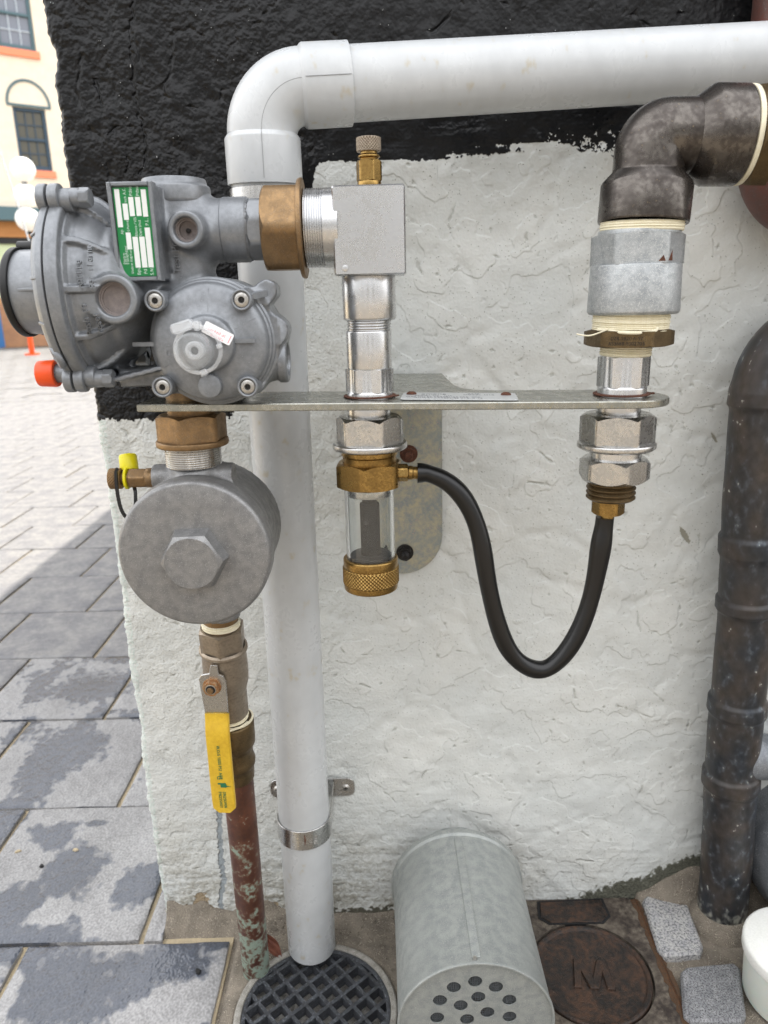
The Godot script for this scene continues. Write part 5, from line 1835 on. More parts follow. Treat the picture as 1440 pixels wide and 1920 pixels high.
func build_relief() -> void:
	var t := thing("sight_glass", "brass and clear sight glass with knurled cap hanging below the bracket", "relief valve", Vector3(-0.013, 0.815, 0.235))
	nut_set(t, -0.0120, 0.8165, 0.0575, 0.0255, 0.0362, 0.22)
	var m := MB.new()
	lathe(m, ax(Vector3(-0.0128, 0.7715, 0.235), Vector3.UP), [Vector2(0.0262, 0), Vector2(0.0262, 0.0065), Vector2(0.0275, 0.0075), Vector2(0.0275, 0.0125)], 56, 0.0006)
	part(t, "brass_neck", m, M.brass)
	m = MB.new()
	hexm(m, ax(Vector3(-0.0134, 0.7475, 0.235), Vector3.UP), 0.0590, 0.0245, 0.0025, 0.0020, 6, 0.66)
	part(t, "brass_hexagon", m, M.brass)
	m = MB.new()
	lathe(m, ax(Vector3(-0.0142, 0.6735, 0.235), Vector3.UP), [Vector2(0.0216, 0.0), Vector2(0.0246, 0.0), Vector2(0.0246, 0.0745), Vector2(0.0216, 0.0745), Vector2(0.0216, 0.0)], 64)
	part(t, "glass_tube", m, M.glass)
	m = MB.new()
	lathe(m, ax(Vector3(-0.0142, 0.6745, 0.235), Vector3.UP), [Vector2(0, 0.001), Vector2(0.0098, 0.001), Vector2(0.0098, 0.0555), Vector2(0.0072, 0.0565), Vector2(0.0072, 0.074)], 40, 0.0008)
	part(t, "inner_spindle", m, M.dead_black)
	m = MB.new()
	cyl(m, Vector3(-0.0180, 0.712, 0.2440), Vector3(-0.0180, 0.712, 0.2452), 0.0021)
	part(t, "spindle_port", m, M.hole)
	m = MB.new()
	cyl(m, Vector3(-0.0142, 0.673, 0.235), Vector3(-0.0142, 0.6772, 0.235), 0.0214)
	part(t, "inner_seal", m, M.black_steel)
	m = MB.new()
	cyl(m, Vector3(-0.0138, 0.7385, 0.235), Vector3(-0.0138, 0.7475, 0.235), 0.0212)
	part(t, "inner_bush", m, M.nickel)
	m = MB.new()
	lathe(m, ax(Vector3(-0.0150, 0.6400, 0.235), Vector3.UP), [Vector2(0, 0), Vector2(0.0262, 0.0), Vector2(0.0274, 0.001), Vector2(0.0276, 0.0065)], 64, 0.0006)
	lathe(m, ax(Vector3(-0.0147, 0.6640, 0.235), Vector3.UP), [Vector2(0.0270, 0.0), Vector2(0.0277, 0.0008), Vector2(0.0277, 0.0085), Vector2(0.0268, 0.0098), Vector2(0.0225, 0.0100), Vector2(0.0225, 0.004)], 64, 0.0006)
	var cap := part(t, "brass_cap", m, M.brass)
	m = MB.new()
	knurl(m, ax(Vector3(-0.0148, 0.6463, 0.235), Vector3.UP), 0.0281, 0.0180, 46, 0.0011)
	part(cap, "knurled_band", m, M.brass)
	# side barb for the hose
	m = MB.new()
	hexm(m, ax(Vector3(0.0130, 0.7605, 0.238), Vector3(1, -0.02, 0.0)), 0.0150, 0.0115, 0.001, 0.001, 6, 0.2)
	lathe(m, ax(Vector3(0.0240, 0.7602, 0.238), Vector3(1, -0.04, 0.0)), [Vector2(0.0058, 0), Vector2(0.0070, 0.001), Vector2(0.0070, 0.0045), Vector2(0.0062, 0.0055), Vector2(0.0062, 0.012)], 32, 0.0005)
	part(t, "hose_barb", m, M.brass)

func build_union() -> void:
	var t := thing("pipe_union", "weathered zinc union stack with hexagon rings standing on the bracket's end", "pipe fitting", Vector3(0.229, 0.831, 0.235))
	var m := MB.new()
	nut_set(t, 0.2275, 0.8130, 0.0615, 0.0275, 0.0372, 0.30)
	m = MB.new()
	lathe(m, ax(Vector3(0.2272, 0.7695, 0.235), Vector3.UP), [Vector2(0.0245, 0.0), Vector2(0.0245, 0.0105)], 48)
	part(t, "lower_neck", m, M.alu)
	m = MB.new()
	hexm(m, ax(Vector3(0.2268, 0.7475, 0.235), Vector3.UP), 0.0590, 0.0225, 0.004, 0.004, 6, 0.50)
	part(t, "lock_nut", m, M.nickel)
	m = MB.new()
	lathe(m, ax(Vector3(0.2250, 0.7270, 0.235), Vector3.UP), [Vector2(0, 0.0)] + thread(0.0238, 0.001, 0.0205, 0.0048, 0.0024), 48)
	part(t, "brass_thread", m, M.brass_old)
	m = MB.new()
	hexm(m, ax(Vector3(0.2233, 0.7130, 0.235), Vector3.UP), 0.0275, 0.0145, 0.001, 0.001, 6, 0.25)
	part(t, "brass_adaptor", m, M.brass)
	m = MB.new()
	cyl(m, Vector3(0.2228, 0.700, 0.235), Vector3(0.2233, 0.7135, 0.235), 0.0065)
	part(t, "lower_barb", m, M.brass)
	# above the bracket
	m = MB.new()
	lathe(m, ax(Vector3(0.2296, 0.8300, 0.235), Vector3.UP), [Vector2(0.0226, 0.0), Vector2(0.0228, 0.008), Vector2(0.0216, 0.0095), Vector2(0.0212, 0.040)], 56, 0.0006)
	part(t, "nipple", m, M.alu)
	m = MB.new()
	hexm(m, ax(Vector3(0.2299, 0.8385, 0.235), Vector3.UP), 0.0420, 0.0290, 0.001, 0.001, 6, 0.15)
	part(t, "spanner_flats", m, M.alu)
	m = MB.new()
	lathe(m, ax(Vector3(0.2294, 0.8300, 0.235), Vector3.UP), [Vector2(0.0215, 0.0012), Vector2(0.0262, 0.0012), Vector2(0.0266, 0.0026), Vector2(0.0215, 0.0032)], 48, 0.0004)
	bar(m, Vector3(0.2530, 0.8318, 0.238), Vector3(0.2595, 0.8322, 0.240), 0.006, 0.0014)
	part(t, "rusty_washer", m, M.rust)
	m = MB.new()
	tape_wrap(m, Vector3(0.2306, 0.8675, 0.235), 0.0100, 0.0236, 5)
	part(t, "thread_tape", m, M.tape)
	m = MB.new()
	hexm(m, ax(Vector3(0.2325, 0.8765, 0.235), Vector3.UP), 0.0700, 0.0150, 0.0015, 0.0015, 6, 0.35)
	var bush := part(t, "brass_bush", m, M.brass_old)
	m = MB.new()
	var th := 0.35 + TAU * 1.5 / 6.0
	th = 0.35 + TAU * 1.5 / 6.0 - 0.0
	var bo := Vector3(0.2325, 0.8765, 0.235)
	var dir := Vector3(cos(th), 0, sin(th))
	var tb := Basis(Vector3(dir.z, 0, -dir.x), Vector3.UP, dir)
	add_text(m, "DZR 1920 A-57", 0.0042, 0.0003, Transform3D(tb, bo + dir * 0.03515 + Vector3(0, 0.0085, 0)), true)
	add_text(m, "AS3688 1002705", 0.0042, 0.0003, Transform3D(tb, bo + dir * 0.03515 + Vector3(0, 0.0040, 0)), true)
	part(bush, "stamped_lettering", m, M.hole)
	m = MB.new()
	tape_wrap(m, Vector3(0.2335, 0.8905, 0.235), 0.0160, 0.0350, 9)
	part(t, "thread_tape", m, M.tape)
	m = MB.new()
	tube(m, smooth_path([Vector3(0.2060, 0.8930, 0.2590), Vector3(0.1990, 0.8900, 0.2560), Vector3(0.1900, 0.8875, 0.2540), Vector3(0.1800, 0.8890, 0.2500)], 6), 0.0007, 8)
	tube(m, smooth_path([Vector3(0.2000, 0.8925, 0.2480), Vector3(0.2200, 0.8900, 0.2690), Vector3(0.2420, 0.8905, 0.2695), Vector3(0.2480, 0.8935, 0.266)], 6), 0.0016, 8)
	part(t, "tape_end", m, M.tape)
	m = MB.new()
	lathe(m, ax(Vector3(0.2350, 0.9050, 0.235), Vector3.UP), [Vector2(0, 0), Vector2(0.0392, 0.0), Vector2(0.0413, 0.0025), Vector2(0.0400, 0.0435), Vector2(0.034, 0.0437)], 72, 0.0010)
	part(t, "union_sleeve", m, M.zinc)
	m = MB.new()
	hexm(m, ax(Vector3(0.2354, 0.9485, 0.235), Vector3.UP), 0.0710, 0.0265, 0.002, 0.0, 6, 0.20)
	lathe(m, ax(Vector3(0.2362, 0.9740, 0.235), Vector3.UP), [Vector2(0.0360, 0.0), Vector2(0.0360, 0.0035), Vector2(0.0342, 0.0042)], 64, 0.0005)
	part(t, "union_hexagon", m, M.zinc)
	m = MB.new()
	for r in [[0.0, 0.006, 0.005], [0.008, 0.0035, 0.009]]:
		var a: float = 0.20 + TAU * 1.5 / 6.0
		var dd := Vector3(cos(a), 0, sin(a))
		var bb := Basis(Vector3(dd.z, 0, -dd.x), Vector3.UP, dd)
		extr(m, Transform3D(bb, Vector3(0.2354, 0.9500, 0.235) + dd * 0.0354), PackedVector2Array([Vector2(r[0] + 0.014, 0.0), Vector2(r[0] + 0.014 + r[1], 0.0), Vector2(r[0] + 0.0155 + r[1] * 0.4, r[2])]), 0.0003, 0.0001)
	part(t, "rust_bloom", m, M.rust)

func tape_wrap(m: MB, o: Vector3, h: float, r: float, turns: int) -> void:   # wound thread tape: uneven ridged rings
	var rng := RandomNumberGenerator.new()
	rng.seed = int(r * 1e6)
	var prof := [Vector2(r - 0.002, 0.0)]
	for k in turns:
		var y := h * k / turns
		prof.append(Vector2(r - 0.0009 + rng.randf_range(-0.0004, 0.0004), y + 0.0001))
		prof.append(Vector2(r + rng.randf_range(-0.0004, 0.0004), y + h / turns * 0.6))
	prof.append(Vector2(r - 0.002, h))
	var xf := ax(o, Vector3(0.02, 1, 0.03))
	lathe(m, xf, prof, 48)

func build_elbow() -> void:
	var t := thing("bronze_elbow", "dark bronze pipe elbow turning right above the zinc union", "pipe elbow", Vector3(0.240, 0.983, 0.235))
	var m := MB.new()
	tape_wrap(m, Vector3(0.2380, 0.9770, 0.235), 0.0085, 0.0368, 4)
	part(t, "thread_tape", m, M.tape)
	var up := Vector3(0.055, 1, -0.05).normalized()
	var base := Vector3(0.2388, 0.9835, 0.235)
	m = MB.new()
	lathe(m, ax(base, up), [Vector2(0.034, 0.001), Vector2(0.0392, 0.0), Vector2(0.0396, 0.002), Vector2(0.0396, 0.0315), Vector2(0.0385, 0.0340), Vector2(0.0325, 0.0405), Vector2(0.0306, 0.0425), Vector2(0.0305, 0.0480)], 72, 0.0012)
	part(t, "lower_socket", m, M.bronze)
	m = MB.new()
	var hor := Vector3(1, -0.03, 0.05).normalized()
	var pts := []
	var br := 0.0135
	var s := base + up * (0.0725 - br)
	pts.append(base + up * 0.042)
	for k in 21:
		var a := PI / 2 * k / 20.0
		pts.append(s + hor * br * (1.0 - cos(a)) + up * br * sin(a))
	pts.append(pts[21] + hor * 0.010)
	pts.append(pts[21] + hor * 0.0215)
	tube(m, pts, 0.0307, 64, false)
	part(t, "bend", m, M.bronze)
	var e: Vector3 = pts[23]
	m = MB.new()
	lathe(m, ax(e - hor * 0.001, hor), [Vector2(0.0304, 0.0), Vector2(0.0316, 0.001), Vector2(0.0396, 0.0120), Vector2(0.0408, 0.0140), Vector2(0.0408, 0.0405), Vector2(0.0397, 0.0420), Vector2(0.034, 0.0420)], 72, 0.0012)
	part(t, "side_socket", m, M.bronze)
	m = MB.new()
	lathe(m, ax(e + hor * 0.0412, hor), [Vector2(0.036, 0.0), Vector2(0.0402, 0.0003), Vector2(0.0400, 0.0048), Vector2(0.036, 0.0052)], 56, 0.0008)
	part(t, "thread_tape", m, M.tape)
	m = MB.new()
	hexm(m, ax(e + hor * 0.0464, hor), 0.0775, 0.016, 0.0, 0.002, 6, 0.35)
	cyl(m, e + hor * 0.060, e + hor * 0.30, 0.031)
	part(t, "hex_bush", m, M.brass_old)

func build_hose() -> void:
	var t := thing("rubber_hose", "black rubber hose looping from the brass barb to the right fitting", "hose", Vector3(0.035, 0.758, 0.238))
	var pts := smooth_path([Vector3(0.0335, 0.7596, 0.238), Vector3(0.0440, 0.7590, 0.238), Vector3(0.0600, 0.7535, 0.239), Vector3(0.0790, 0.7370, 0.241), Vector3(0.0925, 0.7065, 0.243), Vector3(0.0985, 0.6780, 0.244), Vector3(0.1030, 0.6430, 0.245), Vector3(0.1160, 0.5895, 0.246), Vector3(0.1290, 0.5640, 0.246), Vector3(0.1455, 0.5500, 0.246), Vector3(0.1600, 0.5460, 0.245), Vector3(0.1740, 0.5500, 0.244), Vector3(0.1975, 0.5780, 0.241), Vector3(0.2125, 0.6270, 0.238), Vector3(0.2175, 0.6730, 0.236), Vector3(0.2200, 0.6960, 0.235), Vector3(0.2208, 0.7090, 0.235)], 8)
	for it in 40:
		var old := pts.duplicate()
		for i in range(8, pts.size() - 8):
			pts[i] = old[i] * 0.5 + (old[i - 1] + old[i + 1]) * 0.25
	var rad := []
	for i in pts.size():
		var d0: float = i / 8.0
		var d1: float = (pts.size() - 1 - i) / 8.0
		rad.append(0.0092 + 0.0008 * exp(-d0 * d0 * 4.0) - 0.0006 * exp(-pow((d0 - 1.1) / 0.4, 2.0)) + 0.0012 * exp(-pow((d1 - 1.6) / 0.7, 2.0)) - 0.0004 * exp(-d1 * d1 * 6.0) + 0.0003 * sin(i * 0.35))
	var m := MB.new()
	tube(m, pts, rad, 32)
	part(t, "hose_wall", m, M.rubber)

func build_filter() -> void:
	var t := thing("gas_filter", "round raw cast gas filter with hexagon boss on its lid, below the regulator", "gas filter", Vector3(-0.18, 0.697, 0.22))
	var c := Vector3(-0.1795, 0.6965, 0.0)
	var m := MB.new()
	var f := func(p: Vector3) -> float:
		var d: float = maxf(Vector2(p.x - c.x, p.y - c.y).length() - 0.0685, absf(p.z - 0.220) - 0.042)
		d = smin(d, maxf(Vector2(p.x + 0.1835, p.z - 0.235).length() - 0.0235 + 0.004 * smoothstep(0.768, 0.778, p.y), absf(p.y - 0.757) - 0.020), 0.008)
		var ear: float = maxf(Vector2(p.y - 0.7615, p.z - 0.235).length() - 0.0125, absf(p.x + 0.1850) - 0.0395)
		d = smin(d, ear, 0.006)
		d = smin(d, maxf(Vector2(p.x + 0.1818, p.z - 0.190).length() - 0.021, absf(p.y - 0.620) - 0.028), 0.008)
		return d
	sdf_mesh(m, Vector3(-0.262, 0.588, 0.168), Vector3(-0.104, 0.784, 0.272), 0.002, f)
	part(t, "filter_body", m, M.raw)
	m = MB.new()
	lathe(m, ax(c + Vector3(0, 0, 0.258), Vector3(0, 0, 1)), [Vector2(0.066, 0.0), Vector2(0.0712, 0.001), Vector2(0.0725, 0.004), Vector2(0.0722, 0.0235), Vector2(0.0695, 0.0270), Vector2(0.050, 0.0275), Vector2(0, 0.0275)], 112, 0.0016)
	part(t, "lid", m, M.raw)
	m = MB.new()
	var hc := c + Vector3(0.001, -0.002, 0.2850)
	# tapered hexagon boss
	var poly0 := PackedVector2Array()
	var poly1 := PackedVector2Array()
	for k in 6:
		var a := TAU * k / 6.0 + 0.02
		poly0.append(Vector2(cos(a), sin(a)) * 0.0325)
		poly1.append(Vector2(cos(a), sin(a)) * 0.0290)
	boss(m, hc, poly0, poly1, 0.0185)
	part(t, "hexagon_boss", m, M.raw)
	m = MB.new()
	lathe(m, ax(Vector3(-0.1840, 0.7725, 0.235), Vector3.UP), thread(0.0268, 0.0, 0.0215, 0.0022, 0.0011), 64)
	part(t, "inlet_thread", m, M.nickel)
	m = MB.new()
	lathe(m, ax(Vector3(-0.1835, 0.7925, 0.235), Vector3.UP), [Vector2(0.024, 0.0), Vector2(0.0338, 0.0), Vector2(0.0345, 0.0015), Vector2(0.0345, 0.0050), Vector2(0.0335, 0.0062), Vector2(0.028, 0.0062)], 64, 0.0006)
	hexm(m, ax(Vector3(-0.1828, 0.7985, 0.235), Vector3.UP), 0.0580, 0.0245, 0.0025, 0.0, 6, 0.62)
	part(t, "union_nut", m, M.brass_dull)
	# test nipple in the left ear
	m = MB.new()
	var q := Vector3(-0.2240, 0.7610, 0.2360)
	cyl(m, q, q + Vector3(-0.0075, 0, 0), 0.0096)
	hexm(m, ax(q + Vector3(-0.0075, 0, 0), Vector3(-1, 0, 0)), 0.0180, 0.0160, 0.0012, 0.0, 6, 0.3)
	cyl(m, q + Vector3(-0.0235, 0, 0), q + Vector3(-0.033, 0, 0), 0.0062)
	var np := part(t, "test_nipple", m, M.brass_dull)
	m = MB.new()
	knurl(m, ax(q + Vector3(-0.0315, 0, 0), Vector3(-1, 0, 0)), 0.0099, 0.0120, 22, 0.0009)
	part(np, "knurled_knob", m, M.brass_dull)
	# yellow dust cap hanging on its strap
	t = thing("dust_cap", "yellow dust cap with black strap hooked over the filter's brass nipple", "dust cap", q + Vector3(-0.027, 0, 0))
	m = MB.new()
	var yc := q + Vector3(-0.0265, 0.0060, -0.0085)
	lathe(m, ax(yc, Vector3(-0.12, 1, -0.35)), [Vector2(0.0062, 0.0), Vector2(0.0090, 0.0), Vector2(0.0086, 0.0140), Vector2(0.0078, 0.0160), Vector2(0, 0.0165)], 36, 0.0012)
	lathe(m, ax(q + Vector3(-0.0255, 0, 0), Vector3(-1, 0, 0)), [Vector2(0.0062, 0.0), Vector2(0.0106, 0.0), Vector2(0.0108, 0.0024), Vector2(0.0062, 0.0026)], 36, 0.0006)
	part(t, "cap_body", m, M.yellow_cap)
	m = MB.new()
	var lp := []
	var ring := [Vector3(-0.0310, 0.0120, 0.0105), Vector3(-0.0325, 0.0090, 0.0120), Vector3(-0.0335, -0.0100, 0.0125), Vector3(-0.0320, -0.0280, 0.0120), Vector3(-0.0275, -0.0375, 0.0110), Vector3(-0.0230, -0.0370, 0.0095), Vector3(-0.0195, -0.0260, 0.0070), Vector3(-0.0190, -0.0120, 0.0040), Vector3(-0.0235, -0.0080, -0.0060)]
	for p in ring:
		lp.append(q + p)
	lp = smooth_path(lp, 6)
	for k in lp.size() - 1:
		bar(m, lp[k], lp[k + 1] + (lp[k + 1] - lp[k]) * 0.12, 0.0028, 0.0026, Vector3(0, 0, 1) if absf((lp[k + 1] - lp[k]).normalized().z) < 0.9 else Vector3.UP, 0.0004)
	part(t, "strap", m, M.black_plastic)

func boss(m: MB, c: Vector3, lo: PackedVector2Array, hi: PackedVector2Array, h: float) -> void:
	var k := lo.size()
	var R := 0.0
	for rows in [[lo, 0.0, hi, h - 0.004], [hi, h - 0.004, null, h]]:
		for i in k:
			var j := (i + 1) % k
			var sub := 6
			for s in sub:
				var ids := []
				for ss in [s, s + 1]:
					var a: Vector2 = rows[0][i].lerp(rows[0][j], float(ss) / sub)
					var b: Vector2
					if rows[2] == null:
						b = a.normalized() * (hi[0].length() * 0.84)
					else:
						b = rows[2][i].lerp(rows[2][j], float(ss) / sub)
					var mid: Vector2 = (rows[0][i] + rows[0][j]).normalized() if rows[2] != null else a.normalized()
					var nn := Vector3(mid.x, mid.y, 0.2 if rows[2] != null else 1.4).normalized()
					ids.append(m.p(c + Vector3(a.x, a.y, rows[1]), nn))
					ids.append(m.p(c + Vector3(b.x, b.y, rows[3]), nn))
				m.q(ids[0], ids[1], ids[3], ids[2])
	lathe(m, ax(c + Vector3(0, 0, h), Vector3(0, 0, 1)), [Vector2(hi[0].length() * 0.84, 0.0), Vector2(0, 0.0)], 36)

func build_valve() -> void:
	var t := thing("ball_valve", "nickel ball valve with yellow lever handle below the filter", "valve", Vector3(-0.186, 0.46, 0.18))
	var up := Vector3(0.03, 1, 0.17).normalized()
	var o := Vector3(-0.1868, 0.4600, 0.1690)
	var at := func(h: float) -> Vector3:
		return o + up * h
	var m := MB.new()
	tape_wrap(m, at.call(0.1215), 0.0075, 0.0212, 3)
	part(t, "thread_tape", m, M.tape)
	m = MB.new()
	cyl(m, at.call(0.122), at.call(0.150), 0.0185)
	part(t, "brass_nipple", m, M.brass_dull)
	m = MB.new()
	hexm(m, ax(at.call(0.0960), up), 0.0455, 0.0262, 0.0015, 0.0, 6, 0.45)
	lathe(m, ax(at.call(0.0895), up), [Vector2(0.020, 0), Vector2(0.0255, 0.0), Vector2(0.0270, 0.002), Vector2(0.0270, 0.0055), Vector2(0.0245, 0.0075)], 56, 0.0008)
	lathe(m, ax(at.call(0.0), up), [Vector2(0, 0), Vector2(0.0205, 0.0), Vector2(0.0215, 0.0015), Vector2(0.0215, 0.034), Vector2(0.0225, 0.040), Vector2(0.0250, 0.050), Vector2(0.0255, 0.062), Vector2(0.0252, 0.075), Vector2(0.0246, 0.0895)], 64, 0.0012)
	part(t, "valve_body", m, M.brass_grey)
	m = MB.new()
	tape_wrap(m, at.call(-0.0075), 0.0078, 0.0212, 3)
	part(t, "thread_tape", m, M.tape)
	# stem boss, nut and handle in front
	var fwd := Vector3(-0.10, -0.18, 1).normalized()
	var hb := Vector3(-0.1930, 0.5180, 0.1880)
	m = MB.new()
	cyl(m, hb, hb + fwd * 0.0185, 0.0145, -1, 0.001)
	bar(m, hb + Vector3(0.003, 0.024, 0.010), hb + Vector3(0.003, 0.024, 0.021), 0.007, 0.011)
	part(t, "stem_boss", m, M.brass_grey)
	m = MB.new()
	var hx := Basis(Vector3(1, 0, 0.06).normalized(), Vector3(0.02, 1, 0.10).normalized(), Vector3(-0.08, -0.1, 1).normalized()).orthonormalized()
	var ho := Vector3(-0.1930, 0.5180, 0.2080)
	var pl := PackedVector2Array([Vector2(-0.0132, -0.040), Vector2(0.0132, -0.040), Vector2(0.0150, 0.006), Vector2(0.0130, 0.013), Vector2(0.0080, 0.0150), Vector2(0.0075, 0.027), Vector2(0.0000, 0.027), Vector2(-0.0025, 0.0165), Vector2(-0.0115, 0.0145), Vector2(-0.0150, 0.009)])
	extr(m, Transform3D(hx, ho), pl, 0.0026, 0.0005)
	var lever := part(t, "lever_handle", m, M.nickel)
	# sleeve: swept rectangle that bows out from the pipe
	m = MB.new()
	var path := [ho + hx * Vector3(0, -0.036, 0.0013), ho + hx * Vector3(0.0000, -0.044, 0.0030), ho + hx * Vector3(0.0000, -0.060, 0.0080), ho + hx * Vector3(-0.0002, -0.085, 0.0100), ho + hx * Vector3(-0.0008, -0.125, 0.0125), ho + hx * Vector3(-0.0012, -0.164, 0.0145)]
	path = smooth_path(path, 5)
	var sec := rrect(-0.0138, -0.0034, 0.0138, 0.0034, 0.0028, 4)
	var prev := -1
	for k in path.size():
		var tg: Vector3 = (path[mini(k + 1, path.size() - 1)] - path[maxi(k - 1, 0)]).normalized()
		var xd: Vector3 = (hx.x - tg * hx.x.dot(tg)).normalized()
		var zd := xd.cross(tg)
		var sc := 1.0
		var rest: float = path[k].distance_to(path[path.size() - 1])
		if rest < 0.009:
			sc = sqrt(maxf(0.0, 1.0 - pow(1.0 - rest / 0.009, 2.0))) * 0.45 + 0.55
		var b := m.v.size()
		for q in sec.size() + 1:
			var s := sec[q % sec.size()]
			var nn := (xd * signf(s.x) * pow(absf(s.x) / 0.0138, 12.0) + zd * -signf(s.y) * pow(absf(s.y) / 0.0034, 3.0)).normalized()
			m.p(path[k] + xd * s.x * sc - zd * s.y, nn)
		if k == 0 or k == path.size() - 1:
			var cc := m.p(path[k], -tg if k == 0 else tg)
			for q in sec.size():
				m.t(cc, b + q, b + q + 1)
		if prev >= 0:
			for q in sec.size():
				m.q(prev + q, prev + q + 1, b + q + 1, b + q)
		prev = b
	part(lever, "yellow_sleeve", m, M.yellow_sleeve)
	m = MB.new()
	var pr := Transform3D(hx * Basis(Vector3(1, 0, 0), -0.060) * Basis(Vector3(0, 0, 1), -PI / 2 - 0.008), ho + hx * Vector3(0.0005, -0.072, 0.0130))
	for s in [["W.O.G 1000 PSI  AGA", 0.0, -0.0005, 0.0048], ["G", 0.040, -0.0020, 0.0085], ["DN25", 0.062, 0.0015, 0.0048], ["PN25", 0.062, -0.0035, 0.0048], ["OPEN", 0.074, 0.0015, 0.0042], ["SHUT", 0.074, -0.0035, 0.0042]]:
		add_text(m, s[0], s[3], 0.0003, pr * Transform3D(Basis.IDENTITY, Vector3(s[1], s[2], 0.0)))
	extr(m, pr, PackedVector2Array([Vector2(0.050, -0.005), Vector2(0.052, -0.005), Vector2(0.052, -0.002), Vector2(0.056, -0.002), Vector2(0.056, 0.0045), Vector2(0.055, 0.0055), Vector2(0.0545, 0.010), Vector2(0.054, 0.0055), Vector2(0.050, 0.004)]), 0.0003, 0.00005)
	part(lever, "green_print", m, M.green_print)
	m = MB.new()
	hexm(m, Transform3D(hx * Basis(Vector3(1, 0, 0), PI / 2), ho + hx * Vector3(-0.001, 0, 0.0026)), 0.0165, 0.0062, 0.001, 0.0, 6, 0.2)
	cyl(m, ho + hx * Vector3(-0.001, 0, 0.002), ho + hx * Vector3(-0.001, 0, 0.0034), 0.0105)
	part(t, "handle_nut", m, tmat(c8(176, 156, 128), c8(150, 110, 74), c8(168, 96, 48), 0.45, 0.2, 0.7, 0.03, 0.05, 0.55))
	m = MB.new()
	cyl(m, ho + hx * Vector3(-0.001, 0, 0.006), ho + hx * Vector3(-0.001, 0, 0.0092), 0.0062)
	part(t, "stem_ring", m, M.steel)
	m = MB.new()
	cyl(m, ho + hx * Vector3(-0.001, 0, 0.009), ho + hx * Vector3(-0.001, 0, 0.0100), 0.0052)
	part(t, "stem_recess", m, M.hole)
	m = MB.new()
	cyl(m, ho + hx * Vector3(-0.001, 0, 0.009), ho + hx * Vector3(-0.001, 0, 0.0120), 0.0036)
	part(t, "stem_end", m, M.brass_dull)

func build_gas_pipe() -> void:
	var t := thing("copper_gas_pipe", "brown copper gas pipe with green verdigris, rising from the drain's edge", "pipe", Vector3(-0.199, 0.02, 0.097))
	var top := Vector3(-0.1865, 0.4560, 0.1640)
	var foot := Vector3(-0.2000, 0.0, 0.0960)
	var up := (top - foot).normalized()
	var L := foot.distance_to(top)
	var m := MB.new()
	lathe(m, ax(foot, up), [Vector2(0.0192, 0.0), Vector2(0.0190, L * 0.86)], 56)
	var skin := copper_skin(0)
	skin.uv1_scale = Vector3(1.0, 1.0 / (L * 0.86), 1.0)
	part(t, "copper_tube", m, skin)
	m = MB.new()
	lathe(m, ax(top - up * 0.098, up), [Vector2(0.0192, 0.0), Vector2(0.0208, 0.001), Vector2(0.0212, 0.012), Vector2(0.0212, 0.0190), Vector2(0.0228, 0.0220), Vector2(0.0238, 0.0270), Vector2(0.0228, 0.0320), Vector2(0.0215, 0.036), Vector2(0.0215, 0.046), Vector2(0.0222, 0.050), Vector2(0.0250, 0.0560), Vector2(0.0254, 0.0600), Vector2(0.0254, 0.0880), Vector2(0.0240, 0.0905), Vector2(0.019, 0.091)], 64, 0.0012)
	part(t, "bronze_adaptor", m, M.brass_old)
	m = MB.new()
	cyl(m, top - up * 0.008, top + up * 0.002, 0.0198)
	part(t, "adaptor_thread", m, M.black_steel)
	m = MB.new()
	tape_wrap(m, top - up * 0.0085, 0.0030, 0.0252, 2)
	tube(m, smooth_path([top + Vector3(0.021, -0.004, 0.013), top + Vector3(0.014, -0.005, 0.022), top + Vector3(0.002, -0.008, 0.0255)], 5), 0.0013, 8)
	part(t, "thread_tape", m, M.tape)

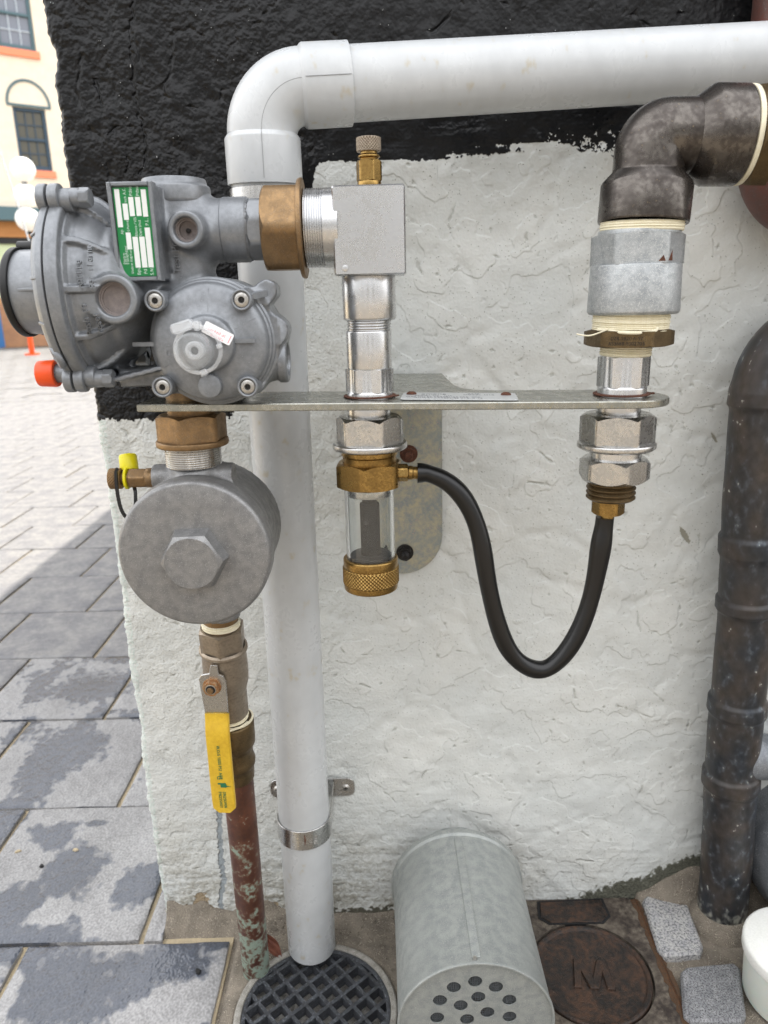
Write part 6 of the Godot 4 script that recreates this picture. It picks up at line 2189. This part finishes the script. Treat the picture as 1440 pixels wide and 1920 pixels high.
func build_vent() -> void:
	var t := thing("vent_cowl", "galvanised drum vent cowl lying out from the wall, perforated end facing out", "vent", Vector3(0.095, 0.0, 0.15))
	var R := 0.0925
	var b := Vector3(0.0930, 0.0985, 0.046)
	var f := Vector3(0.0945, 0.0940, 0.2655)
	var d := (f - b).normalized()
	var L := b.distance_to(f)
	var m := MB.new()
	lathe(m, ax(b, d), [Vector2(0.08, 0.0), Vector2(R + 0.0012, 0.0), Vector2(R + 0.0030, 0.002), Vector2(R + 0.0030, 0.010), Vector2(R, 0.013), Vector2(R - 0.0004, L * 0.5), Vector2(R, L - 0.004), Vector2(R + 0.0012, L - 0.002), Vector2(R + 0.0012, L + 0.0018), Vector2(R - 0.0012, L + 0.0022), Vector2(R - 0.0018, L), Vector2(R - 0.0018, 0.02)], 128, 0.0008)
	part(t, "drum", m, M.galv)
	m = MB.new()
	cyl(m, Vector3(0.093, 0.0985, -0.02), Vector3(0.093, 0.0885, 0.05), 0.060)
	part(t, "back_plate", m, M.galv)
	m = MB.new()
	bar(m, b + Vector3(0, R + 0.0002, 0.02) + d * 0.0, b + Vector3(0.0, R + 0.0002, 0.0) + d * (L - 0.006), 0.010, 0.0010)
	part(t, "seam_strip", m, M.galv)
	m = MB.new()
	cyl(m, f + Vector3(-0.002, R - 0.004, -0.003) , f + Vector3(-0.002, R + 0.0032, -0.003), 0.0025)
	part(t, "seam_rivet", m, M.steel)
	# the end disc with real holes
	var at := ax(f - d * 0.0022, d)
	var csg := CSGCylinder3D.new()
	csg.name = "perforated_end"
	csg.radius = R - 0.0014
	csg.height = 0.0014
	csg.sides = 96
	csg.material = M.galv
	csg.transform = Transform3D(at.basis, at.origin - t.position)
	var hs := [Vector2(0.0929, 0.1571), Vector2(0.0680, 0.1491), Vector2(0.1173, 0.1476), Vector2(0.0969, 0.1331), Vector2(0.0518, 0.1297), Vector2(0.1335, 0.1272), Vector2(0.0763, 0.1209), Vector2(0.1080, 0.1090), Vector2(0.0485, 0.1030), Vector2(0.0840, 0.0990), Vector2(0.1345, 0.1010), Vector2(0.0605, 0.0785), Vector2(0.1000, 0.0770), Vector2(0.1260, 0.0790)]
	var inv := at.affine_inverse()
	for h in hs:
		var k := CSGCylinder3D.new()
		k.radius = 0.0083
		k.height = 0.01
		k.sides = 28
		k.operation = CSGShape3D.OPERATION_SUBTRACTION
		var lp: Vector3 = inv * Vector3(h.x, h.y, f.z)
		k.position = Vector3(lp.x, 0, lp.z)
		k.material = M.galv
		k.name = "hole"
		csg.add_child(k, true)
	t.add_child(csg)
	m = MB.new()
	for h in hs:
		var lp: Vector3 = inv * Vector3(h.x, h.y, f.z)
		for k in 7:
			var s := -0.0084 + 0.0028 * k
			var l := sqrt(maxf(0.0, 0.0094 * 0.0094 - s * s))
			tube(m, [at * Vector3(lp.x + s, -0.0026, lp.z - l), at * Vector3(lp.x + s, -0.0026, lp.z + l)], 0.00028, 5, false)
			tube(m, [at * Vector3(lp.x - l, -0.0030, lp.z + s), at * Vector3(lp.x + l, -0.0030, lp.z + s)], 0.00028, 5, false)
	var wm := part(t, "wire_mesh", m, M.galv_dark)
	wm.set_meta("kind", "stuff")

func build_drain() -> void:
	var t := thing("drain_grate", "round black plastic drain grate with square mesh under the waste pipe", "drain grate", Vector3(-0.108, 0, 0.167))
	var c := Vector3(-0.108, 0.0, 0.167)
	var m := MB.new()
	lathe(m, ax(c, Vector3.UP), [Vector2(0.1010, -0.050), Vector2(0.1010, 0.0035), Vector2(0.1085, 0.0045), Vector2(0.1105, 0.002), Vector2(0.1105, -0.012)], 96, 0.0012)
	part(t, "drain_rim", m, tmat(c8(150, 147, 140), c8(112, 108, 100), c8(190, 188, 182), 0.8, 0.1, 0.0, 0.06, 0.4, 0.58))
	m = MB.new()
	lathe(m, ax(c, Vector3.UP), [Vector2(0.0950, -0.012), Vector2(0.0950, 0.0015), Vector2(0.1004, 0.0022), Vector2(0.1004, -0.012)], 96, 0.0006)
	part(t, "grate_ring", m, M.grate)
	var pitch := 0.0232
	for way in 2:
		var a := deg_to_rad(-41.0 + 90.0 * way)
		var u := Vector3(cos(a), 0, sin(a))
		var v := Vector3(-sin(a), 0, cos(a))
		for k in range(-4, 5):
			var s := pitch * (k + 0.15)
			var l := sqrt(maxf(0.0, 0.0965 * 0.0965 - s * s))
			if l < 0.02:
				continue
			m = MB.new()
			bar(m, c + v * s - u * l + Vector3(0, -0.0062 - 0.0003 * way, 0), c + v * s + u * l + Vector3(0, -0.0062 - 0.0003 * way, 0), 0.0050, 0.0150, Vector3.UP, 0.0008)
			part(t, "grate_bar", m, M.grate)
	m = MB.new()
	lathe(m, ax(c, Vector3.UP), [Vector2(0, -0.026), Vector2(0.099, -0.024), Vector2(0.1008, -0.018)], 48, 0.004)
	part(t, "sump", m, tmat(c8(176, 174, 168), c8(96, 92, 86), c8(206, 204, 200), 0.6, 0.2, 0.0, 0.05, 0.6, 0.56))

func build_cover() -> void:
	var t := thing("iron_cover", "rusty round cast iron cover with raised M in a square iron frame", "access cover", Vector3(0.2715, 0.0, 0.12))
	var fr := MB.new()
	# frame: a plate round the cover, laid as a ring of quads between circle and rectangle
	var c := Vector2(0.2710, 0.1330)
	var ri := 0.0845
	var N := 72
	var rect := func(a: float) -> Vector2:
		var d := Vector2(cos(a), sin(a))
		var kx: float = (0.372 - c.x if d.x > 0 else 0.166 - c.x) / (d.x if absf(d.x) > 1e-5 else 1e-5)
		var kz: float = (0.245 - c.y if d.y > 0 else 0.002 - c.y) / (d.y if absf(d.y) > 1e-5 else 1e-5)
		return c + d * minf(absf(kx), absf(kz))
	var rings := []
	for k in N + 1:
		var a := TAU * k / N
		var d := Vector2(cos(a), sin(a))
		var i := c + d * ri
		var o: Vector2 = rect.call(a)
		var row := []
		row.append(fr.p(Vector3(i.x, 0.004, i.y), Vector3(-d.x, 0, -d.y)))
		row.append(fr.p(Vector3(i.x, 0.0190, i.y), Vector3(-d.x, 0, -d.y)))
		row.append(fr.p(Vector3(i.x, 0.0190, i.y), Vector3(0, 1, 0)))
		row.append(fr.p(Vector3(o.x, 0.0200, o.y), Vector3(0, 1, 0)))
		row.append(fr.p(Vector3(o.x, 0.0200, o.y), Vector3(d.x, 0, d.y)))
		row.append(fr.p(Vector3(o.x, -0.010, o.y), Vector3(d.x, 0, d.y)))
		rings.append(row)
	for k in N:
		for s in [0, 2, 4]:
			fr.q(rings[k][s], rings[k][s + 1], rings[k + 1][s + 1], rings[k + 1][s])
	part(t, "frame", fr, M.iron_frame)
	var m := MB.new()
	lathe(m, ax(Vector3(c.x, 0.002, c.y), Vector3.UP), [Vector2(0.0815, 0.0), Vector2(0.0815, 0.0165), Vector2(0.0790, 0.0185), Vector2(0.0745, 0.0170), Vector2(0.0735, 0.0150), Vector2(0.02, 0.0155), Vector2(0, 0.0155)], 96, 0.0012)
	var lid := part(t, "cover_plate", m, M.iron)
	m = MB.new()
	extr(m, Transform3D(Basis(Vector3(0, 1, 0), -0.10) * Basis(Vector3(1, 0, 0), -PI / 2), Vector3(c.x - 0.0285, 0.0165, c.y + 0.022)), PackedVector2Array([Vector2(0.0, 0.0), Vector2(0.011, 0.0), Vector2(0.013, 0.026), Vector2(0.0215, 0.0), Vector2(0.0335, 0.0), Vector2(0.042, 0.026), Vector2(0.044, 0.0), Vector2(0.055, 0.0), Vector2(0.050, 0.046), Vector2(0.037, 0.046), Vector2(0.0275, 0.016), Vector2(0.018, 0.046), Vector2(0.005, 0.046)]), 0.0042, 0.0010)
	part(lid, "raised_letter", m, M.iron)
	# hinge block behind, with its dark gap
	m = MB.new()
	extr(m, Transform3D(Basis(Vector3(1, 0, 0), -PI / 2), Vector3(0, 0.0160, 0)), PackedVector2Array([Vector2(0.226, -0.0085), Vector2(0.321, -0.0055), Vector2(0.323, -0.036), Vector2(0.310, -0.0475), Vector2(0.235, -0.0475), Vector2(0.222, -0.037)]), 0.0058, 0.0008)
	part(t, "hinge_block", m, M.iron)
	m = MB.new()
	extr(m, Transform3D(Basis(Vector3(1, 0, 0), -PI / 2), Vector3(0, 0.0158, 0)), PackedVector2Array([Vector2(0.222, -0.0050), Vector2(0.325, -0.0020), Vector2(0.3275, -0.037), Vector2(0.313, -0.050), Vector2(0.232, -0.050), Vector2(0.2175, -0.038)]), 0.0046, 0.0002)
	part(t, "hinge_gap", m, M.hole)
	m = MB.new()
	var rl := PackedVector2Array()
	var rng := RandomNumberGenerator.new()
	rng.seed = 5
	for k in 25:
		rl.append(Vector2(0.3735 + rng.randf_range(-0.0010, 0.0012), -(0.004 + 0.0095 * k)))
	for k in 25:
		rl.append(Vector2(0.3775 + rng.randf_range(-0.0012, 0.0016) - 0.002 * k / 24.0, -(0.004 + 0.0095 * (24 - k))))
	extr(m, Transform3D(Basis(Vector3(1, 0, 0), -PI / 2), Vector3(0, 0.008, 0)), rl, 0.0134, 0.0006)
	part(t, "rust_seam", m, M.rust_line)
	m = MB.new()
	rl = PackedVector2Array()
	for k in 31:
		rl.append(Vector2(0.3705 - 0.005 * rng.randf_range(0.0, 1.0), -(0.006 + 0.0072 * k)))
	for k in 31:
		rl.append(Vector2(0.3795 + 0.005 * rng.randf_range(-0.3, 1.0) - 0.002 * (30 - k) / 30.0, -(0.006 + 0.0072 * (30 - k))))
	extr(m, Transform3D(Basis(Vector3(1, 0, 0), -PI / 2), Vector3(0, 0.0070, 0)), rl, 0.0136, 0.0003)
	part(t, "rust_stain", m, tmat(c8(104, 74, 50), c8(84, 70, 58), c8(140, 92, 50), 0.92, 0.05, 0.0, 0.03, 1.2, 0.6))

func build_small() -> void:
	# a dry leaf leaning on the drain's rim
	var t := thing("dry_leaf", "curled dry brown leaf leaning between copper pipe and drain rim", "leaf", Vector3(-0.1745, 0.006, 0.072))
	var m := MB.new()
	var bs := Basis(Vector3(0, 1, 0), 0.5) * Basis(Vector3(1, 0, 0), -0.75) * Basis(Vector3(0, 0, 1), 0.35)
	grid(m, 12, 20, func(i, j):
		var v: float = j / 20.0
		var u: float = -1.0 + 2.0 * i / 12.0
		var w: float = 0.0085 * pow(sin(PI * clampf(v * 0.96 + 0.02, 0.0, 1.0)), 0.8)
		return [Vector3(-0.1745, 0.010, 0.0745) + bs * Vector3(u * w, (v - 0.3) * 0.040, 0.004 * u * u - 0.003 * sin(v * 3.0) + 0.0008 * sin(u * 9.0 + v * 11.0)), Vector2(u, v)])
	part(t, "leaf_blade", m, M.leaf)
	m = MB.new()
	tube(m, [Vector3(-0.1745, 0.010, 0.0745) + bs * Vector3(0, -0.020, 0.0), Vector3(-0.1745, 0.010, 0.0745) + bs * Vector3(0, -0.012, -0.001), Vector3(-0.1745, 0.010, 0.0745) + bs * Vector3(0, 0.026, -0.002)], [0.0006, 0.0006, 0.0002], 6)
	part(t, "leaf_stalk", m, M.leaf)
	# bits lying on the slabs
	var rng := RandomNumberGenerator.new()
	rng.seed = 77
	for b in [[Vector3(-0.552, 0.002, -0.212), "small reddish leaf scrap on the paving slab left of the wall's corner", M.leaf], [Vector3(-0.558, 0.002, -0.155), "pale wood chip on the wet patch of the paving slab", M.grout], [Vector3(-0.602, 0.002, -0.118), "small black pebble at the wet patch's upper edge on the slab", M.hole], [Vector3(-0.283, 0.002, 0.100), "dark pebble on the nearest slab below the wall's corner", M.hole], [Vector3(-0.664, 0.002, -0.052), "rust brown crumb on the slab at the picture's left edge", M.leaf], [Vector3(-0.660, 0.002, -0.155), "ochre pebble on the sandy patch of the slab", M.grout]]:
		t = thing("stone_chip" if b[2] != M.leaf else "leaf_scrap", b[1], "debris", b[0])
		m = MB.new()
		var poly := PackedVector2Array()
		for k in 7:
			var a := TAU * k / 7.0
			poly.append(Vector2(cos(a) * 0.0052, sin(a) * 0.0034) * rng.randf_range(0.7, 1.2))
		extr(m, Transform3D(Basis(Vector3(0, 1, 0), rng.randf() * 3.0) * Basis(Vector3(1, 0, 0), -PI / 2), b[0] - Vector3(0, 0.002, 0)), poly, 0.0012 if b[2] == M.leaf else 0.004, 0.0008)
		part(t, "chip", m, b[2])
